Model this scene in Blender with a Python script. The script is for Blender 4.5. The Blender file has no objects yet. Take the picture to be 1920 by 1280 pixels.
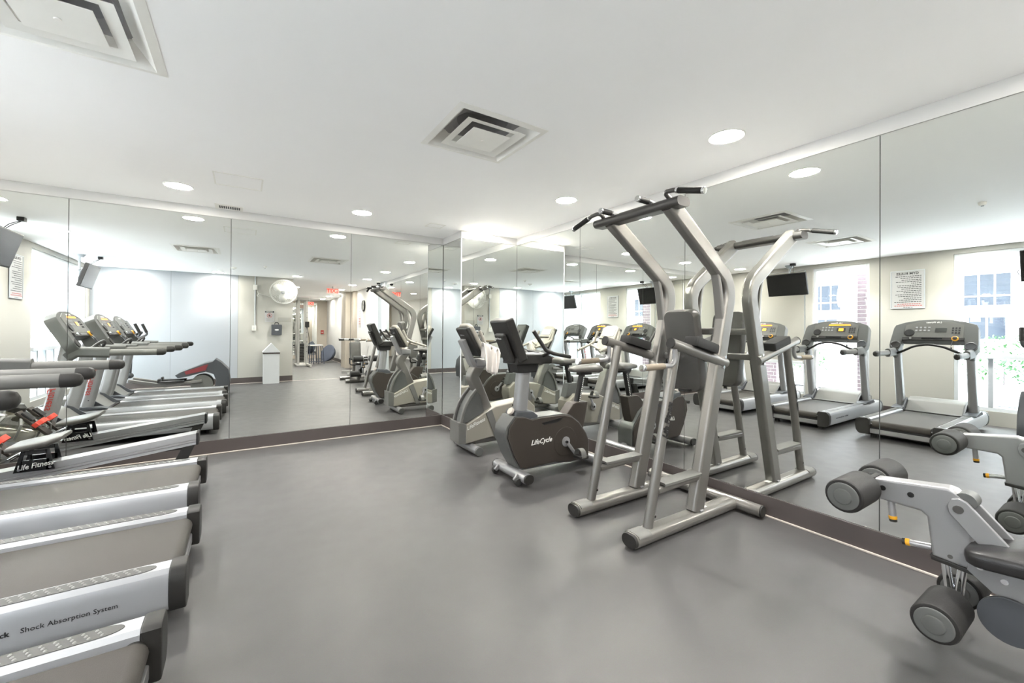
import bpy, bmesh, math, random
from mathutils import Vector, Matrix, Quaternion
random.seed(7)
SC = bpy.context.scene
COL = SC.collection
PI = math.pi
# ------------------------------------------------------------------ camera
cam_d = bpy.data.cameras.new('camera'); cam = bpy.data.objects.new('camera', cam_d); COL.objects.link(cam)
SC.camera = cam
F_PX, YAW, PITCH, ROLL, CY = 780.195, math.radians(32.8139), math.radians(0.29259), math.radians(0.37651), 614.759
CAM_H = 1.30
_f0 = Vector((math.sin(YAW), math.cos(YAW), 0)); _r0 = Vector((math.cos(YAW), -math.sin(YAW), 0)); _u0 = Vector((0, 0, 1))
_f = math.cos(PITCH)*_f0 + math.sin(PITCH)*_u0; _u = -math.sin(PITCH)*_f0 + math.cos(PITCH)*_u0
_r = math.cos(ROLL)*_r0 + math.sin(ROLL)*_u; _u2 = -math.sin(ROLL)*_r0 + math.cos(ROLL)*_u
cam.matrix_world = Matrix(((_r.x, _u2.x, -_f.x, 0), (_r.y, _u2.y, -_f.y, 0), (_r.z, _u2.z, -_f.z, CAM_H), (0, 0, 0, 1)))
cam_d.sensor_width = 36.0; cam_d.lens = F_PX/1920*36.0
cam_d.shift_y = -(640.0-CY)/1920.0
cam_d.clip_start = 0.03; cam_d.clip_end = 300
# ------------------------------------------------------------------ world, exposure
wd = bpy.data.worlds.new('world'); SC.world = wd; wd.use_nodes = True
_bg = wd.node_tree.nodes['Background']; _bg.inputs[0].default_value = (0.97, 0.99, 1.0, 1); _bg.inputs[1].default_value = 5.4
vs = SC.view_settings
vs.view_transform = 'Standard'; vs.look = 'None'; vs.gamma = 1.0; vs.use_curve_mapping = False
vs.exposure = 2.18
LAMP_W = 128.0          # watts of each downlight's spot
LENS_E = 80.0          # glow of each downlight's lens
try:
    SC.cycles.use_denoising = True
    SC.cycles.max_bounces = 14; SC.cycles.diffuse_bounces = 10; SC.cycles.glossy_bounces = 10; SC.cycles.transparent_max_bounces = 16
    SC.cycles.sample_clamp_indirect = 60.0
    SC.cycles.blur_glossy = 0.4
except Exception:
    pass
# ------------------------------------------------------------------ key dimensions (metres)
YA, XB = 5.289, 3.121            # far mirror wall, right mirror wall
YP, XP = 4.729, 2.285            # corner pilaster: front face, side face
XC, YD = -2.62, -1.10            # window wall, rear wall
CZ = 2.545                       # ceiling
MT, MB_ = 2.453, 0.144           # mirror top and bottom
XD = 1.03                        # free end of the rear wall
YE = -9.6                        # end wall of the back room
XR0 = 0.2                        # left wall of back room
# ------------------------------------------------------------------ materials
def lin(c):
    c = c/255.0
    return c/12.92 if c <= 0.04045 else ((c+0.055)/1.055)**2.4
def rgb(*c): return (lin(c[0]), lin(c[1]), lin(c[2]), 1)
M = {}
# equipment is darker than the pale shell: albedo factors on the sRGB swatches below
DIM = dict(silver_paint=.5, silver_light=.52, rail_alu=.55, alu=.75, steel_dark=.6, plastic_grey=.42, plastic_mid=.42, plastic_tan=.62, plastic_dark=.3, plastic_brown=.42, plastic_slate=.5, black=.3, rubber=.5, foam=.2, foam_brown=.6, vinyl=.2, vinyl_grey=.55, belt=.24, grip_pad=.2, bump=.5, panel_face=.5, base_taupe=.6, towel=.75, tv_screen=.5, leather=.5, tower_silver=.75, bin_white=.65, fan_white=.6, brick=.7, print_dark=.25, print_black=.4, print_grey=.6, print_red=.6, print_white=.75, yellow=.7, strap_red=.65, sign_white=.6)
def mat(name, col, rough=0.5, metal=0.0, var=0.0, scale=20.0, bump=0.0, bscale=200.0, emit=0.0, spec=0.5, coat=0.0, ecol=None, aniso=None):
    m = bpy.data.materials.new(name); m.use_nodes = True
    nt = m.node_tree; b = nt.nodes['Principled BSDF']
    k = DIM.get(name, 1.0); c = tuple(v*k for v in rgb(*col)[:3])+(1,)
    b.inputs['Base Color'].default_value = c; b.inputs['Roughness'].default_value = rough; b.inputs['Metallic'].default_value = metal
    b.inputs['Specular IOR Level'].default_value = spec
    if coat: b.inputs['Coat Weight'].default_value = coat; b.inputs['Coat Roughness'].default_value = 0.15
    tc = nt.nodes.new('ShaderNodeTexCoord')
    if var > 0:
        n = nt.nodes.new('ShaderNodeTexNoise'); n.inputs['Scale'].default_value = scale; n.inputs['Detail'].default_value = 4
        nt.links.new(tc.outputs['Object'], n.inputs['Vector'])
        mx = nt.nodes.new('ShaderNodeMix'); mx.data_type = 'RGBA'
        mx.inputs[6].default_value = tuple(v*(1-var) for v in c[:3])+(1,); mx.inputs[7].default_value = tuple(min(1, v*(1+var)) for v in c[:3])+(1,)
        nt.links.new(n.outputs['Fac'], mx.inputs[0]); nt.links.new(mx.outputs[2], b.inputs['Base Color'])
    if bump > 0:
        n2 = nt.nodes.new('ShaderNodeTexNoise'); n2.inputs['Scale'].default_value = bscale; n2.inputs['Detail'].default_value = 3
        nt.links.new(tc.outputs['Object'], n2.inputs['Vector'])
        bp = nt.nodes.new('ShaderNodeBump'); bp.inputs['Strength'].default_value = bump; bp.inputs['Distance'].default_value = 0.002
        nt.links.new(n2.outputs['Fac'], bp.inputs['Height']); nt.links.new(bp.outputs['Normal'], b.inputs['Normal'])
    if emit > 0:
        b.inputs['Emission Color'].default_value = rgb(*(ecol or col)); b.inputs['Emission Strength'].default_value = emit
    M[name] = m
    return m
mat('ceiling_paint', (248, 247, 246), 0.8, var=0.012, scale=3, spec=0.2)
mat('wall_white', (206, 205, 203), 0.7, var=0.01, scale=4, spec=0.3)
mat('wall_grey', (152, 155, 160), 0.6, var=0.012, scale=3, spec=0.3)
mat('wall_cream', (160, 158, 152), 0.6, var=0.012, scale=3, spec=0.3)
mat('wall_tan', (172, 164, 153), 0.7, var=0.03, scale=5, spec=0.3)
mat('wall_dark_edge', (70, 72, 70), 0.6)
mat('base_taupe', (92, 84, 82), 0.45, var=0.06, scale=6)
mat('trim_cream', (176, 168, 160), 0.4)
mat('frame_white', (196, 200, 204), 0.4, var=0.01)
mat('frame_grey', (170, 175, 180), 0.4, var=0.02)
mat('silver_paint', (170, 167, 162), 0.30, 0.6, var=0.03, scale=9, coat=0.25)
mat('silver_light', (182, 182, 184), 0.34, 0.35, var=0.02, scale=9, coat=0.2)
mat('rail_alu', (214, 216, 220), 0.32, 0.3, var=0.01, scale=9, coat=0.2)
mat('stripe_red', (120, 44, 48), 0.5)
mat('alu', (200, 200, 202), 0.3, 0.7, var=0.03, scale=12)
mat('chrome', (225, 226, 228), 0.12, 1.0)
mat('steel_dark', (120, 118, 116), 0.35, 0.7, var=0.04)
mat('plastic_grey', (120, 122, 120), 0.5, var=0.04, scale=12, bump=0.15, bscale=500)
mat('plastic_mid', (142, 142, 138), 0.5, var=0.03, scale=12, bump=0.12, bscale=500)
mat('plastic_tan', (163, 158, 147), 0.5, var=0.03, scale=10, bump=0.1, bscale=500)
mat('plastic_dark', (74, 73, 71), 0.5, spec=0.35, var=0.05, scale=12, bump=0.2, bscale=500)
mat('plastic_brown', (82, 75, 69), 0.55, spec=0.3, var=0.05, scale=10, bump=0.25, bscale=500)
mat('plastic_slate', (86, 90, 96), 0.5, var=0.04, scale=10, bump=0.15, bscale=400)
mat('black', (30, 30, 32), 0.5, var=0.06, bump=0.1, bscale=300)
mat('black_gloss', (24, 25, 27), 0.18)
mat('rubber', (60, 60, 60), 0.75, var=0.06, bump=0.3, bscale=350)
mat('foam', (72, 71, 70), 0.65, spec=0.35, var=0.08, scale=18, bump=0.35, bscale=260)
mat('foam_brown', (148, 136, 118), 0.7, var=0.05, bump=0.3, bscale=300)
mat('vinyl', (62, 61, 62), 0.38, var=0.06, scale=14, bump=0.2, bscale=160)
mat('vinyl_grey', (96, 94, 90), 0.42, var=0.08, scale=12, bump=0.2, bscale=160)
mat('belt', (112, 106, 100), 0.6, spec=0.35, var=0.07, scale=7, bump=0.35, bscale=420)
mat('grip_pad', (126, 126, 124), 0.45, var=0.03, scale=12)
mat('bump', (158, 158, 156), 0.35)
mat('print_white', (236, 236, 232), 0.5)
mat('print_grey', (176, 178, 180), 0.5)
mat('print_dark', (70, 72, 78), 0.5)
mat('print_black', (34, 34, 36), 0.5)
mat('print_red', (196, 58, 50), 0.5)
mat('strap_red', (222, 66, 44), 0.6, var=0.06, bump=0.2)
mat('yellow', (246, 178, 40), 0.4)
mat('led', (60, 40, 24), 0.4, emit=1.4, ecol=(255, 140, 30))
mat('screen_dark', (58, 60, 58), 0.3)
mat('tv_screen', (46, 46, 45), 0.16, var=0.15, scale=400)
mat('panel_face', (128, 128, 124), 0.45, var=0.02)
mat('sign_white', (206, 206, 206), 0.35)
mat('bin_white', (226, 228, 230), 0.4, var=0.02)
mat('fan_white', (240, 239, 232), 0.35)
mat('towel', (240, 234, 228), 0.9, var=0.04, scale=30, bump=0.6, bscale=240)
mat('leather', (58, 60, 64), 0.4, bump=0.3, bscale=200)
mat('lens', (255, 253, 246), 0.5, emit=LENS_E, ecol=(255, 250, 240))
mat('lamp_trim', (226, 226, 222), 0.4)
mat('vent_white', (236, 234, 228), 0.45, var=0.02)
mat('vent_dark', (150, 148, 148), 0.7)
mat('exit_red', (240, 70, 56), 0.4, emit=0.6, ecol=(255, 50, 36))
mat('exit_panel', (216, 190, 182), 0.5)
mat('ball_blue', (70, 78, 88), 0.4)
mat('blue_pad', (72, 78, 92), 0.6)
mat('tower_silver', (196, 196, 192), 0.35, 0.4)
mat('curtain', (168, 175, 182), 0.7, var=0.02)
mat('asphalt', (190, 192, 197), 0.9, var=0.08, scale=2)
mat('pavement', (222, 222, 222), 0.85, var=0.05, scale=3)
mat('facade', (186, 180, 184), 0.85, var=0.02, scale=2)
mat('facade_band', (216, 214, 220), 0.85)
mat('facade_glass', (46, 52, 62), 0.1, var=0.2, scale=1.5, spec=0.2)
mat('leaf', (70, 112, 66), 0.6, var=0.25, scale=12)
mat('planter', (222, 222, 222), 0.7)
mat('brick', (140, 122, 130), 0.85, var=0.12, scale=30)
mat('mortar', (206, 200, 198), 0.9)
mat('blind', (146, 144, 137), 0.8, var=0.01)
mat('scale_white', (220, 220, 216), 0.5)

def mirror_mat():
    m = bpy.data.materials.new('mirror'); m.use_nodes = True; nt = m.node_tree
    b = nt.nodes['Principled BSDF']; b.inputs['Metallic'].default_value = 1.0; b.inputs['Roughness'].default_value = 0.0
    b.inputs['Base Color'].default_value = (0.865, 0.885, 0.86, 1)
    M['mirror'] = m
mirror_mat()
def glass_mat(name, tint=(0.93, 0.96, 0.97), refl=0.08, rough=0.0):
    m = bpy.data.materials.new(name); m.use_nodes = True; nt = m.node_tree
    nt.nodes.remove(nt.nodes['Principled BSDF']); out = nt.nodes['Material Output']
    t = nt.nodes.new('ShaderNodeBsdfTransparent'); t.inputs[0].default_value = tint+(1,)
    g = nt.nodes.new('ShaderNodeBsdfGlossy'); g.inputs['Roughness'].default_value = rough
    mx = nt.nodes.new('ShaderNodeMixShader'); mx.inputs[0].default_value = refl
    nt.links.new(t.outputs[0], mx.inputs[1]); nt.links.new(g.outputs[0], mx.inputs[2]); nt.links.new(mx.outputs[0], out.inputs[0])
    M[name] = m
glass_mat('glass')
glass_mat('tank_plastic', (0.62, 0.6, 0.54), 0.18, 0.1)
def floor_mat():
    m = bpy.data.materials.new('rubber_floor'); m.use_nodes = True; nt = m.node_tree; N = nt.nodes; L = nt.links
    b = N['Principled BSDF']; tc = N.new('ShaderNodeTexCoord')
    n1 = N.new('ShaderNodeTexNoise'); n1.inputs['Scale'].default_value = 1.3; n1.inputs['Detail'].default_value = 5; n1.inputs['Roughness'].default_value = 0.6
    n2 = N.new('ShaderNodeTexNoise'); n2.inputs['Scale'].default_value = 260; n2.inputs['Detail'].default_value = 2
    n3 = N.new('ShaderNodeTexNoise'); n3.inputs['Scale'].default_value = 7; n3.inputs['Detail'].default_value = 6
    for n in (n1, n2, n3): L.new(tc.outputs['Object'], n.inputs['Vector'])
    cr = N.new('ShaderNodeValToRGB'); cr.color_ramp.elements[0].position = 0.3; cr.color_ramp.elements[1].position = 0.72
    cr.color_ramp.elements[0].color = rgb(67, 66, 66); cr.color_ramp.elements[1].color = rgb(72, 71, 71)
    L.new(n1.outputs['Fac'], cr.inputs[0])
    mx = N.new('ShaderNodeMix'); mx.data_type = 'RGBA'; mx.blend_type = 'OVERLAY'; mx.inputs[0].default_value = 0.16
    L.new(cr.outputs[0], mx.inputs[6]); L.new(n2.outputs['Color'], mx.inputs[7])
    L.new(mx.outputs[2], b.inputs['Base Color'])
    mr = N.new('ShaderNodeMapRange'); mr.inputs['To Min'].default_value = 0.38; mr.inputs['To Max'].default_value = 0.50
    L.new(n3.outputs['Fac'], mr.inputs['Value']); L.new(mr.outputs[0], b.inputs['Roughness'])
    bp = N.new('ShaderNodeBump'); bp.inputs['Strength'].default_value = 0.08; bp.inputs['Distance'].default_value = 0.002
    L.new(n2.outputs['Fac'], bp.inputs['Height']); L.new(bp.outputs['Normal'], b.inputs['Normal'])
    b.inputs['Specular IOR Level'].default_value = 0.4
    M['floor'] = m
floor_mat()
# ------------------------------------------------------------------ geometry helpers
ORG = {}
def ell(a, b, n=20): return [(a*math.cos(2*PI*i/n), b*math.sin(2*PI*i/n)) for i in range(n)]
def rrect(w, h, r, n=4):
    o = []
    for cx, cy, a0 in ((w/2-r, h/2-r, 0), (-w/2+r, h/2-r, 90), (-w/2+r, -h/2+r, 180), (w/2-r, -h/2+r, 270)):
        for i in range(n+1):
            a = math.radians(a0+90*i/n); o.append((cx+r*math.cos(a), cy+r*math.sin(a)))
    return o
def fillet(pts, r, n=6):
    pts = [Vector(p) for p in pts]; out = [pts[0]]
    rs = r if isinstance(r, (list, tuple)) else [r]*(len(pts)-2)
    for i in range(1, len(pts)-1):
        p = pts[i]; a = (pts[i-1]-p); b = (pts[i+1]-p); la, lb = a.length, b.length; a.normalize(); b.normalize()
        ang = a.angle(b); rr = rs[i-1]
        if ang > PI-0.02 or rr <= 0: out.append(p); continue
        d = min(rr/math.tan(ang/2), la*0.49, lb*0.49); rr = d*math.tan(ang/2)
        bis = (a+b).normalized(); c = p+bis*(rr/math.sin(ang/2))
        s = p+a*d-c; e = p+b*d-c
        th = s.angle(e)
        for k in range(n+1): out.append(c+(s*math.sin((1-k/n)*th)+e*math.sin(k/n*th))/math.sin(th))
    out.append(pts[-1]); return out
class G:
    def __init__(s): s.v = []; s.f = []; s.X = None
    def add(s, vs_, fs):
        o = len(s.v)
        for v in vs_:
            v = Vector(v); s.v.append(s.X @ v if s.X else v)
        s.f += [tuple(i+o for i in f) for f in fs]; return s
    def bm(s, b):
        b.verts.index_update(); return s.add([v.co.copy() for v in b.verts], [[v.index for v in f.verts] for f in b.faces])
    def box(s, x0, x1, y0, y1, z0, z1, bev=0.0, seg=2):
        P = [(x, y, z) for x in (x0, x1) for y in (y0, y1) for z in (z0, z1)]
        Fc = [(0, 1, 3, 2), (4, 6, 7, 5), (0, 4, 5, 1), (2, 3, 7, 6), (0, 2, 6, 4), (1, 5, 7, 3)]
        if bev <= 0: return s.add(P, Fc)
        b = bmesh.new(); vv = [b.verts.new(p) for p in P]
        for f in Fc: b.faces.new([vv[i] for i in f])
        bmesh.ops.bevel(b, geom=b.edges[:], offset=bev, segments=seg, profile=0.5, affect='EDGES')
        s.bm(b); b.free(); return s
    def prism(s, poly, axis, a0, a1, bev=0.0, seg=2):
        def p3(p, a): return {'y': (p[0], a, p[1]), 'x': (a, p[0], p[1]), 'z': (p[0], p[1], a)}[axis]
        b = bmesh.new(); A = [b.verts.new(p3(p, a0)) for p in poly]; B = [b.verts.new(p3(p, a1)) for p in poly]; n = len(poly)
        b.faces.new(A); b.faces.new(B[::-1])
        for i in range(n): b.faces.new((A[i], B[i], B[(i+1) % n], A[(i+1) % n]))
        bmesh.ops.recalc_face_normals(b, faces=b.faces[:])
        if bev > 0:
            es = [e for e in b.edges if (e.verts[0] in A and e.verts[1] in A) or (e.verts[0] in B and e.verts[1] in B)]
            bmesh.ops.bevel(b, geom=es, offset=bev, segments=seg, profile=0.5, affect='EDGES')
        s.bm(b); b.free(); return s
    def sweep(s, path, prof, hint=(0, 0, 1), cap=True, scale=None):
        path = [Vector(p) for p in path]; h = Vector(hint); n = len(path); m = len(prof); vs_ = []; fs = []
        for i, p in enumerate(path):
            t = (path[min(i+1, n-1)]-path[max(i-1, 0)]).normalized()
            S = h-t*h.dot(t)
            if S.length < 1e-4: S = Vector((1, 0, 0))-t*t.x
            S.normalize(); Nn = t.cross(S); k = scale[i] if scale else 1.0
            for a, b in prof: vs_.append(p+S*a*k+Nn*b*k)
        for i in range(n-1):
            for j in range(m):
                q = (j+1) % m; fs.append((i*m+j, i*m+q, (i+1)*m+q, (i+1)*m+j))
        if cap: fs.append(tuple(range(m-1, -1, -1))); fs.append(tuple((n-1)*m+j for j in range(m)))
        return s.add(vs_, fs)
    def tube(s, path, r, n=14, hint=(0, 0, 1), fr=0.0, cap=True):
        if fr > 0: path = fillet(path, fr)
        return s.sweep(path, ell(r, r, n), hint, cap)
    def cyl(s, p0, p1, r0, r1=None, n=20, bev=0.0):
        p0 = Vector(p0); p1 = Vector(p1); r1 = r0 if r1 is None else r1
        d = p1-p0; L = d.length; d.normalize()
        if bev > 0:
            P = [p0, p0+d*bev*0.3, p0+d*bev, p1-d*bev, p1-d*bev*0.3, p1]; k = [r0-bev, r0-bev*0.3, r0, r1, r1-bev*0.3, r1-bev]
        else: P = [p0, p1]; k = [r0, r1]
        h = Vector((0, 0, 1)) if abs(d.z) < 0.9 else Vector((1, 0, 0))
        return s.sweep(P, ell(1, 1, n), h, True, k)
    def lathe(s, prof, c, axis=(0, 0, 1), n=24, cap=True):
        c = Vector(c); a = Vector(axis).normalized(); h = Vector((1, 0, 0)) if abs(a.x) < 0.9 else Vector((0, 1, 0))
        S = (h-a*h.dot(a)).normalized(); T = a.cross(S); vs_ = []; fs = []
        for r, z in prof:
            for j in range(n):
                q = 2*PI*j/n; vs_.append(c+a*z+S*r*math.cos(q)+T*r*math.sin(q))
        for i in range(len(prof)-1):
            for j in range(n):
                k = (j+1) % n; fs.append((i*n+j, i*n+k, (i+1)*n+k, (i+1)*n+j))
        if cap: fs.append(tuple(range(n-1, -1, -1))); fs.append(tuple((len(prof)-1)*n+j for j in range(n)))
        return s.add(vs_, fs)
    def ball(s, c, rx, ry=None, rz=None, n=18, m=10, z0=-1.0):
        ry = rx if ry is None else ry; rz = rx if rz is None else rz; c = Vector(c); vs_ = []; fs = []
        a0 = math.asin(max(-1, z0))
        for i in range(m+1):
            a = a0+(PI/2-a0)*i/m
            for j in range(n):
                q = 2*PI*j/n; vs_.append(c+Vector((rx*math.cos(a)*math.cos(q), ry*math.cos(a)*math.sin(q), rz*math.sin(a))))
        for i in range(m):
            for j in range(n):
                k = (j+1) % n; fs.append((i*n+j, i*n+k, (i+1)*n+k, (i+1)*n+j))
        fs.append(tuple(range(n-1, -1, -1)))
        return s.add(vs_, fs)
    def pad(s, w, l, t, r, bulge, Mx, nu=10, nv=14):
        # upholstered cushion: rounded rectangle w x l, thickness t, domed top; local x=width, y=length, z=up
        pr = []
        K = [(0.0, 0.94, 0), (0.12*t, 0.985, 0), (0.5*t, 1.0, 0), (0.82*t, 0.985, 0), (t, 0.93, 0), (t+bulge*0.6, 0.72, 0), (t+bulge*0.9, 0.4, 0), (t+bulge, 0.05, 0)]
        base = rrect(w, l, r, 5); vs_ = []; fs = []; m = len(base)
        for z, k, _ in K:
            kx = 1-(1-k)*min(1, 1.0); 
            for a, b in base:
                sx = a*(k if k < 0.9 else 1-(1-k)*l/max(w, l)); sy = b*(k if k < 0.9 else 1-(1-k)*w/max(w, l))
                vs_.append(Mx @ Vector((sx, sy, z)))
        for i in range(len(K)-1):
            for j in range(m):
                q = (j+1) % m; fs.append((i*m+j, i*m+q, (i+1)*m+q, (i+1)*m+j))
        fs.append(tuple(range(m-1, -1, -1))); fs.append(tuple((len(K)-1)*m+j for j in range(m)))
        return s.add(vs_, fs)
    def build(s, name, material, parent=None, ang=38, fix=True):
        off = ORG.get(parent.name, Vector((0, 0, 0))) if parent else Vector((0, 0, 0))
        me = bpy.data.meshes.new(name); me.from_pydata([tuple(v-off) for v in s.v], [], s.f)
        if fix:
            b = bmesh.new(); b.from_mesh(me); bmesh.ops.recalc_face_normals(b, faces=b.faces[:]); b.to_mesh(me); b.free()
        me.polygons.foreach_set('use_smooth', [True]*len(me.polygons))
        me.set_sharp_from_angle(angle=math.radians(ang)); me.update()
        me.materials.append(M[material] if isinstance(material, str) else material)
        o = bpy.data.objects.new(name, me); COL.objects.link(o)
        if fix and len(s.f) > 6: wn = o.modifiers.new('weighted_normals', 'WEIGHTED_NORMAL'); wn.keep_sharp = True; wn.weight = 80
        if parent: o.parent = parent; ORG[o.name] = off
        return o
def thing(name, label, cat, loc=(0, 0, 0), group=None, kind=None):
    o = bpy.data.objects.new(name, None); COL.objects.link(o); o.location = loc; o.empty_display_size = 0.1
    ORG[o.name] = Vector(loc); return tag(o, label, cat, group, kind)
def tag(o, label=None, cat=None, group=None, kind=None):
    if label: o['label'] = label
    if cat: o['category'] = cat
    if group: o['group'] = group
    if kind: o['kind'] = kind
    return o
def struct(g, name, material, label, parent=None):
    o = g.build(name, material, parent)
    if parent is None: tag(o, label, None, None, 'structure')
    return o
def copy_tree(o, parent=None):
    c = o.copy(); COL.objects.link(c)
    if parent: c.parent = parent
    ORG[c.name] = ORG.get(o.name, Vector((0, 0, 0)))
    for ch in list(o.children): copy_tree(ch, c)
    return c
def text(name, body, size, material, parent, origin, xdir, ydir, shear=0.0, depth=0.001, align='CENTER', squash=1.0, bold=0.0):
    cu = bpy.data.curves.new(name, 'FONT'); cu.body = body; cu.size = size; cu.shear = shear; cu.extrude = depth; cu.align_x = align; cu.align_y = 'CENTER'; cu.offset = bold
    cu.resolution_u = 2
    t = bpy.data.objects.new(name, cu); COL.objects.link(t)
    bpy.context.view_layer.update()
    me = bpy.data.meshes.new_from_object(t); bpy.data.objects.remove(t); bpy.data.curves.remove(cu)
    x = Vector(xdir).normalized(); y = Vector(ydir); y = (y-x*y.dot(x)).normalized(); z = x.cross(y); o3 = Vector(origin)
    off = ORG.get(parent.name, Vector((0, 0, 0))) if parent else Vector((0, 0, 0))
    for v in me.vertices: v.co = o3+x*v.co.x*squash+y*v.co.y+z*v.co.z-off
    me.materials.clear(); me.materials.append(M[material]); me.name = name; me.update()
    o = bpy.data.objects.new(name, me); COL.objects.link(o)
    if parent: o.parent = parent; ORG[o.name] = off
    return o
# ================================================================== the setting
XW = XC-0.14      # outer face of the window wall
g = G(); g.box(XW, 5.2, YE-0.3, YA+0.3, -0.12, 0.0)
struct(g, 'floor', 'floor', 'speckled grey rubber gym floor')
# ceiling with two square openings for the air diffusers
DIFF = [(1.285, 2.36), (-0.63, 2.36)]; HD = 0.272
g = G()
xs = sorted([XW, 5.2]+[x+s*HD for x, _ in DIFF for s in (-1, 1)])
y0, y1 = 2.36-HD, 2.36+HD
g.box(XW, 5.2, YE-0.3, y0, CZ, CZ+0.05); g.box(XW, 5.2, y1, YA+0.3, CZ, CZ+0.05)
for i in (0, 2, 4): g.box(xs[i], xs[i+1], y0, y1, CZ, CZ+0.05)
struct(g, 'ceiling', 'ceiling_paint', 'smooth white painted ceiling')
# far wall and its mirrors
WT = 0.02   # wall face stands this far behind the mirror face
wall_far = struct(G().box(XW, XP+0.02, YA+0.012, YA+0.2, 0, CZ), 'wall_far', 'wall_white', 'white wall behind the long far mirror')
g = G().box(XC, XP, YA-0.001, YA+0.012, MT+0.004, CZ); g.build('wall_band', 'wall_white', wall_far)
g = G().box(XC, XP, YA+0.006, YA+0.0125, MB_, MT); g.build('mirror_backing', 'wall_dark_edge', wall_far)
SA = [XC+0.002, -1.326, -0.119, 1.087, 2.076, XP-0.003]
SA = [XC+0.002, -2.53, -1.326, -0.119, 1.087, XP-0.003]
for i in range(len(SA)-1):
    G().box(SA[i]+0.0025, SA[i+1]-0.0025, YA, YA+0.006, MB_, MT).build('mirror_panel', 'mirror', wall_far, 10)
# pilaster in the corner
wall_cor = struct(G().box(XP+0.012, XB+0.2, YP+0.012, YA+0.2, 0, CZ), 'wall_corner', 'wall_white', 'boxed out corner pilaster clad in mirror')
G().box(XP-0.001, XP+0.02, YP+0.012, YA, MT+0.004, CZ).build('wall_band', 'wall_white', wall_cor)
G().box(XP-0.001, XB, YP-0.001, YP+0.02, MT+0.004, CZ).build('wall_band', 'wall_white', wall_cor)
G().box(XP+0.006, XP+0.0125, YP, YA, MB_, MT).build('mirror_backing', 'wall_dark_edge', wall_cor)
G().box(XP, XB, YP+0.006, YP+0.0125, MB_, MT).build('mirror_backing', 'wall_dark_edge', wall_cor)
G().box(XP, XP+0.006, YP+0.009, YA-0.003, MB_, MT).build('mirror_panel', 'mirror', wall_cor, 10)
G().box(XP+0.009, XB-0.004, YP, YP+0.006, MB_, MT).build('mirror_panel', 'mirror', wall_cor, 10)
G().box(XP-0.002, XP+0.009, YP-0.002, YP+0.009, MB_, MT).build('corner_bead', 'frame_white', wall_cor)
# right wall and its mirrors
YBE = -0.26       # where the right mirrors end
wall_right = struct(G().box(XB+0.012, XB+0.2, YE, YP+0.05, 0, CZ), 'wall_right', 'wall_white', 'white wall behind the right hand mirrors')
G().box(XB-0.001, XB+0.012, YBE, YP, MT+0.004, CZ).build('wall_band', 'wall_white', wall_right)
G().box(XB+0.006, XB+0.0125, YBE, YP, MB_, MT).build('mirror_backing', 'wall_dark_edge', wall_right)
SB = [YP-0.003, 3.461, 2.158, 0.878, YBE]
for i in range(len(SB)-1):
    G().box(XB, XB+0.006, SB[i+1]+0.0025, SB[i]-0.0025, MB_, MT).build('mirror_panel', 'mirror', wall_right, 10)
# white columns and wall with clock behind the camera
G().box(XB-0.06, XB+0.02, -0.52, YBE, 0, CZ, 0.004).build('wall_column', 'frame_white', wall_right)
G().box(XB-0.02, XB+0.02, -1.06, -0.62, 0, CZ, 0.004).build('wall_column', 'curtain', wall_right)
G().box(XB-0.003, XB+0.02, -3.6, -1.06, 0, CZ).build('wall_face', 'wall_white', wall_right)
wall_tan = struct(G().box(XB-0.28, XB+0.012, -4.75, -4.05, 0, CZ, 0.004), 'wall_tan_column', 'wall_tan', 'tan painted column past the wall clock')
G().box(XB-0.1, XB+0.012, -3.9, -3.62, 0, CZ, 0.004).build('wall_return', 'wall_tan', wall_tan)
# baseboards: dark board with a pale bead along the floor
def baseboard(name, label, x0, y0, x1, y1, nx, ny, h=None, t=0.012):
    h = h or MB_-0.003
    a = G(); b = G(); 
    ax0, ax1 = sorted((x0, x1)); ay0, ay1 = sorted((y0, y1))
    if nx: xa, xb = sorted((x0, x0+nx*t)); a.box(xa, xb, ay0, ay1, 0.0, h, 0.001); xa, xb = sorted((x0+nx*t, x0+nx*(t+0.012))); b.box(xa, xb, ay0, ay1, 0.0, 0.013, 0.004)
    else: ya, yb = sorted((y0, y0+ny*t)); a.box(ax0, ax1, ya, yb, 0.0, h, 0.001); ya, yb = sorted((y0+ny*t, y0+ny*(t+0.012))); b.box(ax0, ax1, ya, yb, 0.0, 0.013, 0.004)
    o = struct(a, name, 'base_taupe', label); b.build('bead', 'trim_cream', o); return o
baseboard('baseboard_far', 'dark taupe baseboard under the far mirror', XC, YA, XP-0.012, YA, 0, -1)
baseboard('baseboard_corner', 'short dark baseboard on the pilaster side', XP, YP-0.012, XP, YA-0.012, -1, 0)
baseboard('baseboard_pilaster', 'dark baseboard under the pilaster front mirror', XP-0.012, YP, XB, YP, 0, -1)
baseboard('baseboard_right', 'dark taupe baseboard under the right hand mirrors', XB, YBE, XB, YP-0.012, -1, 0)
baseboard('baseboard_rear', 'dark taupe baseboard along the panelled grey rear wall', XC, YD, XD, YD, 0, 1)
baseboard('baseboard_back_room', 'dark baseboard along the back room wall', XB, -9.6, XB, -4.75, -1, 0)
# rear wall in panels
wall_rear = struct(G().box(XW, XD-0.012, YD-0.16, YD-0.010, 0, CZ), 'wall_rear', 'wall_dark_edge', 'panelled pale grey rear wall')
JD = [XC, -1.342, -0.114, XD]
for i in range(3):
    G().box(JD[i]+0.002, JD[i+1]-0.002, YD-0.010, YD, 0, CZ).build('wall_panel', 'wall_grey' if i < 2 else 'wall_cream', wall_rear)
G().box(XD-0.012, XD, YD-0.16, YD-0.0105, 0, CZ).build('wall_end', 'wall_cream', wall_rear)
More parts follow.
